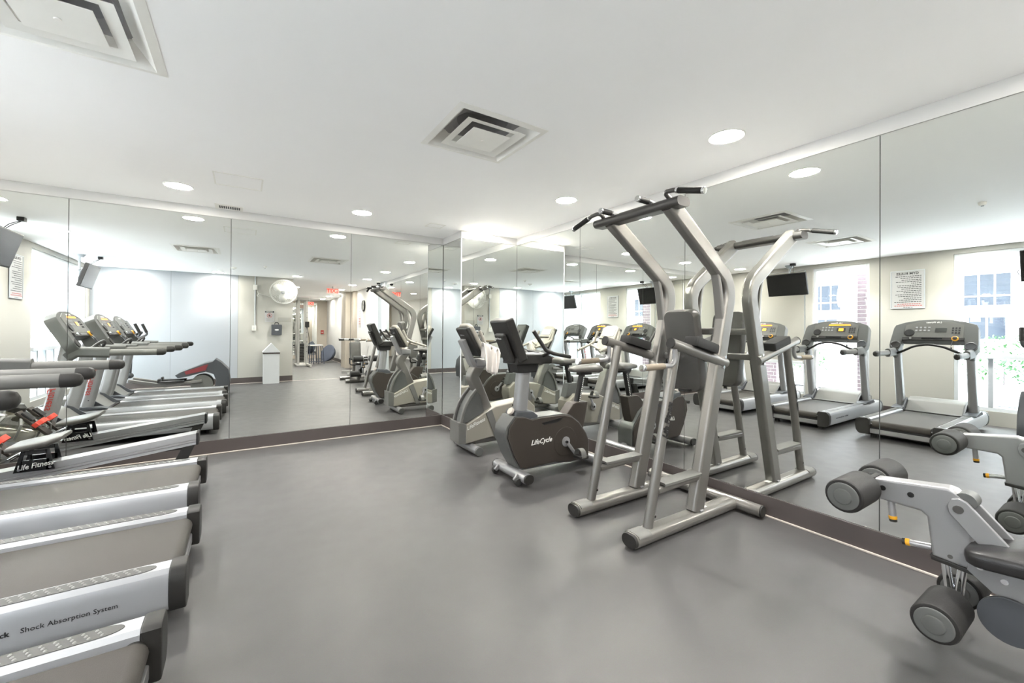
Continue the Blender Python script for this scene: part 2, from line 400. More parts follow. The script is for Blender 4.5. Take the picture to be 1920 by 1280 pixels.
# threshold strip on the floor at the opening to the back room
struct(G().box(XD, XB, YD-0.02, YD+0.02, 0.0, 0.004, 0.0015), 'trim_1', 'trim_cream', 'pale threshold strip across the opening')
# back room walls
struct(G().box(XR0-0.1, XR0, YE, YD-0.16, 0, CZ), 'wall_back_left', 'wall_white', 'plain white side wall of the back room')
we = struct(G().box(XR0-0.1, 5.2, YE-0.2, YE, 0, CZ), 'wall_back_end', 'wall_tan', 'tan end wall of the back room')
G().box(1.2, 2.72, YE+0.001, YE+0.007, 0.15, 2.42).build('mirror_panel', 'mirror', we, 10)
# ------------------------------------------------------------------ window wall
W1 = (-0.95, 1.64); W2 = (2.63, 3.46); W3 = (3.58, 4.42)
g = G()
for a, b in ((YD-0.16, W1[0]), (W1[1], W2[0]), (W2[1], W3[0]), (W3[1], YA+0.2)): g.box(XW, XC, a, b, 0, CZ)
for (a, b), z0, z1 in ((W1, 0.20, 2.47), (W2, 0.13, 2.47), (W3, 0.13, 2.47)):
    g.box(XW, XC, a, b, 0, z0); g.box(XW, XC, a, b, z1, CZ)
wl = struct(g, 'wall_left', 'wall_cream', 'cream window wall behind the treadmills')
G().box(XC, XC+0.012, W1[1]+0.03, W2[0]-0.02, 0, 0.1).build('skirting', 'base_taupe', wl)
def window(n, y0, y1, z0, z1, rail, mull_hi, mull_lo, label, blind=None):
    xo, xi = XC-0.10, XC-0.03
    f = G()
    for a, b in ((y0, y0+0.045), (y1-0.045, y1)): f.box(xo, xi, a, b, z0, z1, 0.004)
    o = struct(f, 'window_%d' % n, 'frame_white', label)
    for z in (z0, z1-0.05): G().box(xo, xi, y0+0.045, y1-0.045, z, z+0.05, 0.004).build('rail', 'frame_white', o)
    G().box(xo, xi+0.05, y0+0.045, y1-0.045, rail-0.03, rail+0.03, 0.006).build('transom', 'frame_white', o)
    for m in mull_hi: G().box(xo, xi, m-0.025, m+0.025, rail+0.03, z1-0.05, 0.004).build('mullion', 'frame_white', o)
    for m in mull_lo: G().box(xo, xi, m-0.025, m+0.025, z0+0.05, rail-0.03, 0.004).build('mullion', 'frame_grey', o)
    for lo, hi, ms in ((rail+0.03, z1-0.05, mull_hi), (z0+0.05, rail-0.03, mull_lo)):
        e = [y0+0.045]+list(ms)+[y1-0.045]
        for i in range(len(e)-1):
            G().box(xo+0.03, xo+0.036, e[i]+0.02, e[i+1]-0.02, lo-0.005, hi+0.005).build('pane', 'glass', o)
    if blind: G().box(xi+0.01, xi+0.016, y0+0.03, y1-0.03, blind, z1-0.01).build('roller_blind', 'blind', o); G().box(xi+0.005, xi+0.02, y0+0.03, y1-0.03, blind-0.02, blind, 0.004).build('blind_bar', 'trim_cream', o)
    return o
window(1, W1[0], W1[1], 0.20, 2.47, 0.97, (0.80, -0.12), (1.28, 0.95, 0.62, 0.2, -0.12, -0.5), 'wide white framed window with low mullioned panes behind the treadmills')
window(2, W2[0], W2[1], 0.13, 2.47, 1.0, (), (), 'narrow tall white window beside the framed rules sign')
window(3, W3[0], W3[1], 0.13, 2.47, 0.72, (), (), 'window with cream roller blind drawn low', blind=0.74)
# ================================================================== ceiling fixtures
LIGHTS = [(2.58, 4.60), (2.58, 3.06), (2.58, 1.49), (2.58, -0.10), (2.58, -1.75), (2.58, -3.4), (2.75, -5.0), (2.75, -6.6), (2.75, -8.2),
          (1.055, 4.61), (1.055, -0.49), (-0.49, 4.65), (-0.49, -0.72), (-2.05, 4.5), (-2.0, 2.95), (-2.0, 1.42), (-2.0, -0.70), (1.3, -3.4), (1.3, -6.6)]
WHERE = {(2.58, 4.60): 'right beside the mirrored corner pilaster', (2.58, 3.06): 'above the dark shelled exercise bike', (2.58, 1.49): 'above the chin-up and dip tower',
         (2.58, -1.75): 'past the opening nearest the wall clock', (2.58, -0.10): 'above the leg extension bench', (1.055, 4.61): 'near the far mirror and the small access panel', (1.055, -0.49): 'above the white litter bin and wall fan',
         (-0.49, 4.65): 'near the far mirror beside the slotted grille', (-0.49, -0.72): 'washing the grey rear wall behind the elliptical', (-2.05, 4.5): 'above the front of the rowing machine',
         (-2.0, 2.95): 'above the middle treadmill console', (-2.0, 1.42): 'above the console of the treadmill by the elliptical', (-2.0, -0.70): 'in the corner of rear wall and wide window'}
lamp_d = bpy.data.lights.new('downlight_lamp', 'SPOT'); lamp_d.energy = LAMP_W; lamp_d.spot_size = math.radians(135); lamp_d.spot_blend = 0.8
lamp_d.shadow_soft_size = 0.07; lamp_d.color = (1.0, 0.995, 0.985)
lamp_w = lamp_d.copy(); lamp_w.name = 'wall_washer_lamp'; lamp_w.energy = LAMP_W*0.18; lamp_w.spot_size = math.radians(104); lamp_w.spot_blend = 0.6
lamp_c = lamp_w.copy(); lamp_c.name = 'window_side_lamp'; lamp_c.energy = LAMP_W*0.3; lamp_c.spot_size = math.radians(116)
def downlight():
    t = thing('ceiling_light', 'round recessed downlight glowing in white ceiling', 'ceiling light', (0, 0, CZ), 'recessed ceiling downlights')
    G().lathe([(0.108, 0), (0.108, -0.003), (0.102, -0.006), (0.094, -0.004), (0.092, 0)], (0, 0, CZ), cap=False, n=36).build('trim_ring', 'lamp_trim', t)
    G().lathe([(0.093, -0.001), (0.090, -0.004), (0.05, -0.0065), (0.001, -0.0075)], (0, 0, CZ), n=36).build('lens', 'lens', t)
    l = bpy.data.objects.new('lamp', lamp_d); COL.objects.link(l); l.parent = t; l.location = (0, 0, -0.03)
    return t
proto = downlight()
for i, (x, y) in enumerate(LIGHTS):
    o = proto if i == 0 else copy_tree(proto)
    o.location = (x, y, CZ)
    o['label'] = 'round recessed downlight '+WHERE.get((x, y), 'in the back room ceiling')
    if y > 4.4 or -0.8 < y < -0.4 or (x > 2.5 and y < -1):      # lamps close to a wall carry the weaker, narrower bulb
        for ch in o.children:
            if ch.type == 'LIGHT': ch.data = lamp_w
    elif x < -1.9:
        for ch in o.children:
            if ch.type == 'LIGHT': ch.data = lamp_c
def diffuser(x, y, label):
    t = thing('ceiling_vent', label, 'vent', (x, y, CZ), 'square ceiling air diffusers')
    def frame(ho, zo, hi, zi, th=0.003):
        g = G(); v = []
        for h, z in ((ho, zo), (hi, zi), (hi-0.002, zi+th), (ho-0.002, zo+th)):
            v += [(x-h, y-h, CZ+z), (x+h, y-h, CZ+z), (x+h, y+h, CZ+z), (x-h, y+h, CZ+z)]
        f = []
        for a in range(4):
            for k in range(4):
                b = (a+1) % 4; q = (k+1) % 4; f.append((a*4+k, a*4+q, b*4+q, b*4+k))
        return g.add(v, f)
    frame(0.305, -0.002, 0.268, -0.010).build('flange', 'vent_white', t)
    frame(0.268, -0.010, 0.19, 0.075).build('outer_cone', 'vent_white', t)
    frame(0.203, -0.014, 0.150, -0.002).build('middle_cone', 'vent_white', t)
    g = G(); g.box(x-0.129, x+0.129, y-0.129, y+0.129, CZ-0.024, CZ-0.020, 0.0015); g.lathe([(0.012, -0.002), (0.010, -0.006), (0.004, -0.007)], (x, y, CZ-0.023), n=14)
    g.build('center_plate', 'vent_white', t)
    g = G(); g.lathe([(0.25, 0.066), (0.19, 0.07), (0.165, 0.10), (0.165, 0.22)], (x, y, CZ), cap=False, n=32); g.box(x-0.3, x+0.3, y-0.3, y+0.3, CZ+0.22, CZ+0.23)
    for a, b in ((-1, 0), (1, 0), (0, -1), (0, 1)):
        if a: g.box(x+a*0.285-0.005, x+a*0.285+0.005, y-0.29, y+0.29, CZ+0.051, CZ+0.22)
        else: g.box(x-0.29, x+0.29, y+b*0.285-0.005, y+b*0.285+0.005, CZ+0.051, CZ+0.22)
    g.build('duct_neck', 'vent_dark', t)
diffuser(*DIFF[0], 'square white ceiling air diffuser over the open floor by the exercise bikes')
diffuser(*DIFF[1], 'square white ceiling air diffuser above the treadmill ends')
# small slotted grille near the far wall
t = thing('air_grille', 'small white ceiling grille with a row of dark slots by the far mirror', 'vent', (-0.135, 5.18, CZ))
G().box(-0.255, -0.015, 5.09, 5.27, CZ-0.006, CZ, 0.002).build('plate', 'vent_white', t)
for i in range(10): G().box(-0.220+i*0.0184, -0.208+i*0.0184, 5.125, 5.225, CZ-0.0075, CZ-0.004).build('slot', 'black', t)
def hatch(x0, x1, y0, y1, label):
    t = thing('access_panel', label, 'access panel', ((x0+x1)/2, (y0+y1)/2, CZ))
    fr = G()
    for a in ((x0, x1, y0, y0+0.012), (x0, x1, y1-0.012, y1), (x0, x0+0.012, y0+0.012, y1-0.012), (x1-0.012, x1, y0+0.012, y1-0.012)): fr.box(a[0], a[1], a[2], a[3], CZ-0.003, CZ)
    fr.build('rim', 'vent_white', t); G().box(x0+0.016, x1-0.016, y0+0.016, y1-0.016, CZ-0.002, CZ).build('door', 'ceiling_paint', t)
hatch(-0.22, 0.13, 4.05, 4.40, 'large flush white access panel in ceiling')
hatch(1.82, 2.02, 4.60, 4.78, 'small flush white access panel near the mirrored pilaster')
for x, y, lb in ((-0.19, 0.35, 'white smoke detector dome on the ceiling'), (0.35, 0.9, 'small white sprinkler rosette on ceiling')):
    t = thing('smoke_detector' if 'smoke' in lb else 'sprinkler', lb, 'detector' if 'smoke' in lb else 'sprinkler', (x, y, CZ))
    r = 0.06 if 'smoke' in lb else 0.03
    G().lathe([(r, 0), (r, -0.012), (r*0.8, -0.03), (0.004, -0.034)], (x, y, CZ)).build('housing', 'vent_white', t)
    G().lathe([(r*0.4, -0.03), (r*0.35, -0.04), (0.003, -0.042)], (x, y, CZ)).build('sensor_cap', 'frame_grey', t)
t = thing('security_camera', 'dark dome security camera on the ceiling by the right mirror', 'camera', (2.95, -0.45, CZ))
G().lathe([(0.06, 0), (0.06, -0.03), (0.05, -0.035)], (2.95, -0.45, CZ)).build('base', 'vent_white', t)
G().lathe([(0.047, -0.034), (0.044, -0.06), (0.025, -0.082), (0.003, -0.087)], (2.95, -0.45, CZ)).build('dome', 'black_gloss', t)
# ================================================================== treadmill (rear end at x=0, runs towards -x)
def make_treadmill():
    t = thing('treadmill', 'x', 'treadmill', (0, 0, 0), 'treadmills in a row')
    G().box(-1.96, -0.05, -0.33, 0.33, 0.045, 0.16, 0.01).build('under_frame', 'black', t)
    G().box(-0.10, -0.035, -0.29, 0.29, 0.06, 0.115, 0.006).build('rear_crossbar', 'silver_light', t)
    for s in (-1, 1):
        # extruded rail, bulging outer side
        pr = [(0.285, 0.225), (0.300, 0.240), (0.375, 0.240), (0.398, 0.225), (0.412, 0.190), (0.415, 0.14), (0.408, 0.095), (0.392, 0.065), (0.372, 0.055), (0.285, 0.055)]
        r = G().prism([(s*a, b) for a, b in pr], 'x', -1.93, -0.062, 0.0).build('side_rail', 'rail_alu', t, 30)
        c = [(0.280, 0.232), (0.298, 0.246), (0.378, 0.246), (0.404, 0.229), (0.418, 0.192), (0.421, 0.14), (0.414, 0.09), (0.396, 0.058), (0.374, 0.046), (0.280, 0.046)]
        G().prism([(s*a, b) for a, b in c], 'x', -0.062, 0.0, 0.008).build('rail_end_cap', 'plastic_dark', t)
        G().prism([(s*a, b) for a, b in c], 'x', -1.97, -1.93, 0.006).build('rail_front_cap', 'plastic_grey', t)
        w = 0.031; yc = s*0.340
        pl = [(-1.30, yc-w), (-1.30, yc+w)]+[(-0.18+0.07*math.sin(q*PI/10), yc+w*math.cos(q*PI/10)) for q in range(11)]
        pd = G().prism(pl, 'z', 0.2395, 0.2425).build('grip_pad', 'grip_pad', t)
        g = G()
        for i in range(34):
            for k in range(3):
                xx = -0.165-0.034*i-0.010*k; yy = yc+(k-1)*0.017
                if xx < -1.29: continue
                g.lathe([(0.0062, 0.0), (0.0045, 0.0028), (0.0012, 0.0036)], (xx, yy, 0.2423), n=6)
        tag(g.build('grip_bumps', 'bump', pd, 60, fix=False), kind='stuff')
        G().cyl((-0.055, s*0.285, 0.175), (-0.055, s*0.265, 0.175), 0.017, n=12).build('belt_bolt', 'chrome', t)
        # rubber foot and transport wheel
        G().cyl((-0.12, s*0.27, 0.0), (-0.12, s*0.27, 0.05), 0.03, n=12).build('foot', 'rubber', t)
        G().cyl((-1.85, s*0.33, 0.035), (-1.85, s*0.28, 0.035), 0.035, n=16).build('wheel', 'rubber', t)
    # belt: loop around the rollers
    hw = 0.262; R = 0.043; zc = 0.172; pth = []
    for k in range(9): a = PI/2-PI*k/8; pth.append((-0.075+R*math.cos(a), zc+R*math.sin(a)))
    for k in range(9): a = -PI/2-PI*k/8; pth.append((-1.42+R*math.cos(a), zc+R*math.sin(a)))
    G().prism(pth, 'y', -hw, hw, 0.004).build('running_belt', 'belt', t)
    G().cyl((-0.075, -0.283, zc), (-0.075, 0.283, zc), 0.036, n=20).build('rear_roller', 'plastic_dark', t)
    # motor hood
    hp = [(-1.30, 0.222), (-1.36, 0.235), (-1.47, 0.345), (-1.56, 0.395), (-1.80, 0.375), (-1.97, 0.30), (-2.01, 0.20), (-2.01, 0.06), (-1.30, 0.06)]
    G().prism(hp, 'y', -0.285, 0.285, 0.02, 3).build('motor_hood', 'plastic_mid', t)
    G().prism([(-1.28, 0.225), (-1.30, 0.24), (-1.45, 0.36), (-1.5, 0.38), (-1.5, 0.225)], 'y', -0.305, -0.285, 0.004).build('hood_fin', 'plastic_slate', t)
    G().prism([(-1.28, 0.225), (-1.30, 0.24), (-1.45, 0.36), (-1.5, 0.38), (-1.5, 0.225)], 'y', 0.285, 0.305, 0.004).build('hood_fin', 'plastic_slate', t)
    G().box(-1.335, -1.285, -0.30, 0.30, 0.214, 0.228, 0.004).build('hood_lip', 'black', t)
    for s in (-1, 1):
        G().prism([(-1.28, 0.236), (-1.28, 0.246), (-1.34, 0.268), (-1.60, 0.285), (-1.66, 0.236)], 'y', s*0.352-0.062, s*0.352+0.062, 0.008).build('post_shoe', 'plastic_slate', t)
        u = G().sweep([(-1.505, s*0.355, 0.22), (-1.448, s*0.355, 0.45), (-1.375, s*0.355, 0.82), (-1.330, s*0.355, 1.10)], rrect(0.088, 0.128, 0.04, 6), (0, 1, 0), True, [1.06, 1.0, 0.95, 0.9]).build('upright', 'silver_light', t)
        if s > 0:
            text('logo_text', 'Life Fitness', 0.085, 'print_red', u, (-1.443, s*0.355+0.045, 0.62), (-0.19, 0, -0.98), (-0.98, 0, 0.19), 0.3, 0.0015, bold=0.001)
        G().cyl((-1.462, s*0.40, 0.36), (-1.462, s*0.402, 0.36), 0.007, n=10).build('bolt', 'black', u)
        # elbow under the console and handrail
        G().sweep(fillet([(-1.345, s*0.365, 0.98), (-1.27, s*0.372, 1.035), (-1.0, s*0.374, 1.022)], 0.06), rrect(0.062, 0.115, 0.03, 5), (0, 1, 0), True).build('handrail_elbow', 'plastic_grey', t)
        hr = G().sweep([(-1.02, s*0.374, 1.023), (-0.57, s*0.374, 1.02)], ell(0.028, 0.036, 18), (0, 1, 0)).build('handrail', 'plastic_mid', t)
        g = G().sweep([(-0.60, s*0.374, 1.02), (-0.545, s*0.374, 1.02), (-0.525, s*0.374, 1.02), (-0.515, s*0.374, 1.02)], ell(0.030, 0.038, 18), (0, 1, 0), True, [1, 1, 0.8, 0.35]); g.build('handrail_tip', 'plastic_dark', hr)
    # console: arched horseshoe, tilted away at the top
    o0 = Vector((-1.225, 0, 1.055)); dv = Vector((-0.478, 0, 0.878)); nv = Vector((0.878, 0, 0.478)); yv = Vector((0, 1, 0))
    def cm(u, w, d=0.0): return o0+yv*u+dv*w+nv*d
    def slab(poly, d0, d1, bev):
        b = bmesh.new(); A = [b.verts.new(cm(u, w, d0)) for u, w in poly]; B = [b.verts.new(cm(u, w, d1)) for u, w in poly]; n = len(poly)
        b.faces.new(A); b.faces.new(B[::-1])
        for i in range(n): b.faces.new((A[i], B[i], B[(i+1) % n], A[(i+1) % n]))
        bmesh.ops.recalc_face_normals(b, faces=b.faces[:])
        es = [e for e in b.edges if e.verts[0] in B and e.verts[1] in B]
        if bev: bmesh.ops.bevel(b, geom=es, offset=bev, segments=2, profile=0.5, affect='EDGES')
        gg = G(); gg.bm(b); b.free(); return gg
    half = [(0.300, 0.155), (0.306, 0.05), (0.325, 0.012), (0.36, 0.0), (0.40, 0.01), (0.425, 0.05), (0.430, 0.12), (0.412, 0.36), (0.395, 0.405), (0.30, 0.448), (0.16, 0.482)]
    outline = half+[(0.0, 0.493)]+[(-u, w) for u, w in half[::-1]]
    con = slab(outline, -0.105, 0.0, 0.012).build('console', 'plastic_grey', t)
    slab([(-0.29, 0.17), (0.29, 0.17), (0.285, 0.40), (0.16, 0.452), (0, 0.465), (-0.16, 0.452), (-0.285, 0.40)], -0.001, 0.006, 0.003).build('console_face', 'panel_face', con)
    slab([(-0.30, 0.158), (0.30, 0.158), (0.30, 0.205), (-0.30, 0.205)], -0.001, 0.018, 0.006).build('console_tray', 'plastic_dark', con)
    slab([(-0.10, 0.172), (0.10, 0.172), (0.10, 0.196), (-0.10, 0.196)], 0.012, 0.0195, 0.0).build('tray_slot', 'black_gloss', con)
    G().lathe([(0.034, 0), (0.034, 0.014), (0.026, 0.02)], cm(-0.22, 0.184, 0.012), nv).build('stop_button_ring', 'yellow', con)
    G().lathe([(0.022, 0), (0.022, 0.012), (0.004, 0.018)], cm(-0.22, 0.184, 0.028), nv).build('stop_button', 'plastic_brown', con)
    G().lathe([(0.055, 0), (0.05, 0.012), (0.03, 0.012)], cm(0.235, 0.275, 0.004), nv).build('fan_knob', 'black', con)
    for s in (-1, 1): G().lathe([(0.06, 0), (0.058, 0.010), (0.048, 0.014), (0.044, 0.010), (0.004, 0.010)], cm(s*0.364, 0.085, -0.002), nv).build('speaker_pod', 'plastic_dark' if s > 0 else 'plastic_slate', con)
    G().lathe([(0.018, 0), (0.015, 0.014)], cm(0.21, 0.185, 0.012), nv).build('jack_knob', 'chrome', con)
    slab([(-0.13, 0.29), (-0.02, 0.29), (-0.02, 0.35), (-0.13, 0.35)], 0.0, 0.0085, 0.0).build('display_window', 'screen_dark', con)
    for i in range(4):
        for k in range(2): slab([(0.03+i*0.042, 0.30+k*0.045), (0.052+i*0.042, 0.30+k*0.045), (0.052+i*0.042, 0.325+k*0.045), (0.03+i*0.042, 0.325+k*0.045)], 0.0, 0.009, 0.0).build('console_key', 'print_grey', con)
    for i in range(3):
        for k in range(3): slab([(-0.255+i*0.03, 0.27+k*0.035), (-0.238+i*0.03, 0.27+k*0.035), (-0.238+i*0.03, 0.29+k*0.035), (-0.255+i*0.03, 0.29+k*0.035)], 0.0, 0.009, 0.0).build('number_key', 'print_dark', con)
    text('logo_text', 'Life Fitness', 0.034, 'print_white', con, cm(0.0, 0.437, 0.0075), (0, 1, 0), dv, 0.25, 0.0006, bold=0.0006)
    # wavy front bar with heart-rate grips
    pts = [(-1.27, -0.345, 1.01), (-1.20, -0.27, 1.045), (-1.145, -0.14, 1.12), (-1.13, 0.0, 1.15), (-1.145, 0.14, 1.12), (-1.20, 0.27, 1.045), (-1.27, 0.345, 1.01)]
    G().tube(fillet(pts, 0.2, 4), 0.015, 12, (0, 0, 1)).build('front_bar', 'black', t)
    # dangling safety key
    k = G().tube([cm(-0.2, 0.16, 0.02), cm(-0.2, 0.11, 0.035), cm(-0.195, 0.06, 0.04)], 0.003, 6); k.box(-1.235, -1.215, -0.207, -0.19, 1.09, 1.115, 0.003)
    k.build('safety_key', 'black', t)
    def led():
        g1 = slab([(-0.19, 0.395), (0.10, 0.395), (0.09, 0.415), (-0.18, 0.415)], 0.0, 0.0085, 0.0)
        g2 = slab([(-0.105, 0.297), (-0.045, 0.297), (-0.045, 0.343), (-0.105, 0.343)], 0.0, 0.0095, 0.0)
        return g1, g2
    return t, con, led
T0, con0, ledf = make_treadmill()
TM = [(3.90, -0.245, 'grey treadmill beside the rowing machine, orange console display lit'),
      (2.745, -0.205, 'grey treadmill in the middle of the row of three, orange display lit'),
      (1.645, -0.235, 'grey treadmill beside the elliptical trainer, console display unlit')]
tms = []
for i, (y, x, lb) in enumerate(TM):
    t = T0 if i == 0 else copy_tree(T0)
    t['label'] = lb; tms.append((t, x, y, i))
for t, x, y, i in tms:
    c = [q for q in t.children if q.name.startswith('console')][0]
    if i < 2:
        for gg in ledf(): gg.build('lit_display', 'led', c)
    if i == 1:
        r = [q for q in t.children if q.name.startswith('side_rail')][0]
        text('rail_text', 'Shock Absorption System', 0.0262, 'print_dark', r, (-0.222, -0.4155, 0.150), (1, 0, 0), (0, 0.05, 1), 0.0, 0.0005, align='RIGHT')
        text('brand_text', 'FlexDeck', 0.0262, 'print_black', r, (-0.524, -0.4155, 0.150), (1, 0, 0), (0, 0.05, 1), 0.0, 0.0005, align='RIGHT', bold=0.0006)
    t.location = (x, y, 0)
# ================================================================== chin-up and dip station
def make_station():
    t = thing('chin_dip_station', 'tall silver chin-up and dip tower with black back pad by the mirror', 'exercise machine', (2.45, 1.955, 0))
    yR, yL = 1.705, 2.205; ym = 1.955
    ov = rrect(0.118, 0.084, 0.041, 6)
    for y in (yR, yL):
        G().sweep([(1.955, y, 0.050), (3.0, y, 0.050)], ov, (0, 1, 0)).build('base_tube', 'silver_paint', t)
        c = G().sweep([(1.938, y, 0.050), (1.955, y, 0.050)], rrect(0.112, 0.078, 0.038, 6), (0, 1, 0)).build('end_cap', 'plastic_dark', t)
        # rubber tread wrapped on the top of the tube nose
        pr = [(0.0605*math.cos(a)*1.0, 0.0) for a in ()]
        arc = []
        for k in range(13):
            a = math.radians(20+140*k/12); arc.append((y+0.0615*math.copysign(abs(math.cos(a))**0.7, math.cos(a)), 0.050+0.0445*abs(math.sin(a))**0.6))
        for k in range(12, -1, -1):
            a = math.radians(20+140*k/12); arc.append((y+0.057*math.copysign(abs(math.cos(a))**0.7, math.cos(a)), 0.050+0.040*abs(math.sin(a))**0.6))
        G().prism(arc, 'x', 1.965, 2.075, 0.0).build('tread_cover', 'plastic_mid', t)
        fl = G().sweep([(2.105, y, 0.085), (2.372, y, 1.185)], ell(0.030, 0.033, 18), (0, 1, 0)).build('front_leg', 'silver_paint', t)
        if y == yR:
            ax_ = Vector((0.236, 0, 0.972)); nn = Vector((-0.30, -0.95, 0)); nn = (nn-ax_*nn.dot(ax_)).normalized()
            text('logo_text', 'Life Fitness', 0.050, 'print_black', fl, Vector((2.263, y, 0.735))+nn*0.0335, ax_, nn.cross(ax_), 0.3, 0.002, bold=0.0022)
        G().cyl((2.135, y-0.033, 0.16), (2.135, y-0.0335, 0.16), 0.008, n=10).build('bolt_hole', 'black', fl)
        # big curved column: base, belly towards the mirror, arm leaning out over the room
        cp = [(2.585, y, 0.085), (2.992, y, 1.645), (2.30, y, 2.120)]
        path = fillet(cp, 0.19, 10)
        col_ = G().sweep(path, rrect(0.078, 0.118, 0.022, 4), (0, 1, 0)).build('column', 'silver_paint', t)
        G().sweep([(2.585, y, 0.094), (2.615, y, 0.094)], rrect(0.10, 0.012, 0.005), (0, 1, 0)).build('weld_plate', 'silver_light', col_)
        # gusset inside the bend
        G().sweep([(2.80, y, 1.775), (2.845, y, 1.62), (2.885, y, 1.36)], rrect(0.060, 0.030, 0.008, 3), (0, 1, 0)).build('gusset', 'silver_paint', t)
        # foot step
        g = G().sweep([(2.175, y, 0.305), (2.66, y, 0.315)], rrect(0.062, 0.045, 0.016, 4), (0, 1, 0)).build('step_bar', 'silver_paint', t)
        G().prism([(y-0.046, 0.330), (y-0.046, 0.345), (y-0.036, 0.350), (y+0.036, 0.350), (y+0.046, 0.345), (y+0.046, 0.330), (y+0.034, 0.335), (y-0.034, 0.335)], 'x', 2.215, 2.60, 0.0).build('step_tread', 'plastic_mid', g)
        # dip arm sloping back to the column
        s = 1 if y == yL else -1
        a0 = Vector((2.275, y+s*0.035, 1.225)); a1 = Vector((2.90, y+s*0.03, 1.075))
        arm = G().sweep([a0, a1], ell(0.030, 0.034, 16), (0, 1, 0)).build('dip_arm', 'silver_paint', t)
        G().sweep([a0+(a0-a1).normalized()*0.006, a0+(a1-a0).normalized()*0.004], ell(0.031, 0.035, 16), (0, 1, 0)).build('end_plug', 'plastic_dark', arm)
        d = (a1-a0).normalized(); up = Vector((0, 0, 1)); up = (up-d*up.dot(d)).normalized(); sd = d.cross(up)
        Mx = Matrix.Translation(a0+d*0.33+up*0.030+sd*0.0) @ Matrix(((sd.x, d.x, up.x, 0), (sd.y, d.y, up.y, 0), (sd.z, d.z, up.z, 0), (0, 0, 0, 1)))
        G().pad(0.105, 0.26, 0.062, 0.012, 0.004, Mx).build('elbow_pad', 'foam', t)
        # hanging dip handle
        hp = fillet([a0+d*0.035, a0+d*0.035+Vector((0.0, 0, -0.135)), Vector((a0.x-0.04, a0.y, 1.082)), Vector((2.02, a0.y, 1.078))], [0.03, 0.05], 6)
        hp = fillet([a0+d*0.04, Vector((a0.x+0.045, a0.y, 1.083)), Vector((2.015, a0.y, 1.078))], 0.05, 6)
        h = G().sweep(hp, ell(0.0155, 0.0155, 12), (0, 1, 0)).build('dip_handle', 'silver_light', t)
        G().cyl((2.02, a0.y, 1.078), (2.205, a0.y, 1.081), 0.0205, n=16, bev=0.004).build('foam_grip', 'foam_brown', h)
        G().cyl((1.998, a0.y, 1.078), (2.022, a0.y, 1.078), 0.0225, n=16, bev=0.004).build('end_collar', 'chrome', h)
        for zz, xx in ((1.12, 2.862), (1.05, 2.842)):
            G().cyl((xx, y-0.056, zz), (xx, y+0.056, zz), 0.011, n=10).build('bolt', 'chrome', col_)
    # cross tube along the wall
    G().sweep([(3.035, 1.49, 0.052), (3.035, 2.42, 0.052)], rrect(0.084, 0.084, 0.04, 6), (0, 0, 1)).build('cross_tube', 'silver_paint', t)
    G().cyl((3.035, 1.478, 0.052), (3.035, 1.492, 0.052), 0.040, n=20, bev=0.004).build('end_cap', 'plastic_dark', t)
    G().cyl((3.035, 2.418, 0.052), (3.035, 2.432, 0.052), 0.040, n=20, bev=0.004).build('end_cap', 'plastic_dark', t)
    for y in (yR, yL): G().box(2.62, 2.70, y-0.02, y+0.02, 0.0925, 0.0935).build('sticker', 'print_white', t)
    # back pad hung between the columns
    Mx = Matrix.Translation((2.875, ym, 1.165)) @ Matrix.Rotation(math.radians(-100), 4, 'Y') @ Matrix.Rotation(math.radians(90), 4, 'Z')
    G().pad(0.27, 0.62, 0.085, 0.055, 0.012, Mx).build('back_pad', 'vinyl_grey', t)
    for zz, xx in ((1.10, 2.90), (1.30, 2.94)): G().sweep([(xx-0.01, yR+0.02, zz), (xx-0.01, yL-0.02, zz)], rrect(0.05, 0.05, 0.012), (0, 0, 1)).build('pad_bracket', 'silver_paint', t)
    G().cyl((2.84, ym, 0.845), (2.84, ym, 0.865), 0.05, n=16).build('pad_button', 'plastic_dark', t)
    # head beam with knurled tread and chin-up handles
    bm_ = G().sweep([(2.30, 1.600, 2.113), (2.30, 2.336, 2.113)], rrect(0.062, 0.128, 0.03, 6), (0, 0, 1)).build('head_beam', 'steel_dark', t)
    G().box(2.262, 2.338, 1.83, 2.10, 2.142, 2.1465, 0.001).build('knurled_plate', 'plastic_dark', bm_)
    for y in (1.63, 1.72, 2.22, 2.31): G().cyl((2.285, y, 2.142), (2.285, y, 2.1455), 0.016, n=14).build('hole', 'black', bm_)
    def grip(h, q1, q0, L):
        dd = (q1-q0).normalized()
        G().cyl(q1-dd*L, q1, 0.0195, n=14, bev=0.003).build('hand_grip', 'foam', h)
        G().cyl(q1, q1+dd*0.018, 0.0205, n=14, bev=0.004).build('end_collar', 'chrome', h)
        G().cyl(q1-dd*(L+0.014), q1-dd*L, 0.0175, n=14).build('inner_collar', 'chrome', h)
    for s, yo in ((-1, 1.675), (1, 2.265)):
        p = fillet([(2.285, yo, 2.135), (2.225, yo-s*0.02, 2.178), (2.215, yo+s*0.06, 2.168), (2.215, yo+s*0.255, 2.113)], [0.03, 0.035], 6)
        h = G().sweep(p, ell(0.0145, 0.0145, 12), (0, 0, 1)).build('chin_up_bar', 'steel_dark', t)
        grip(h, Vector(p[-1]), Vector(p[-2]), 0.165)
    for yo in (1.80, 2.125):
        h = G().tube([(2.29, yo, 2.135), (2.24, yo, 2.143), (2.12, yo, 2.145)], 0.0145, 12, (0, 1, 0), 0.02).build('inner_handle', 'silver_light', t)
        grip(h, Vector((2.12, yo, 2.145)), Vector((2.24, yo, 2.143)), 0.09)
    return t
make_station()
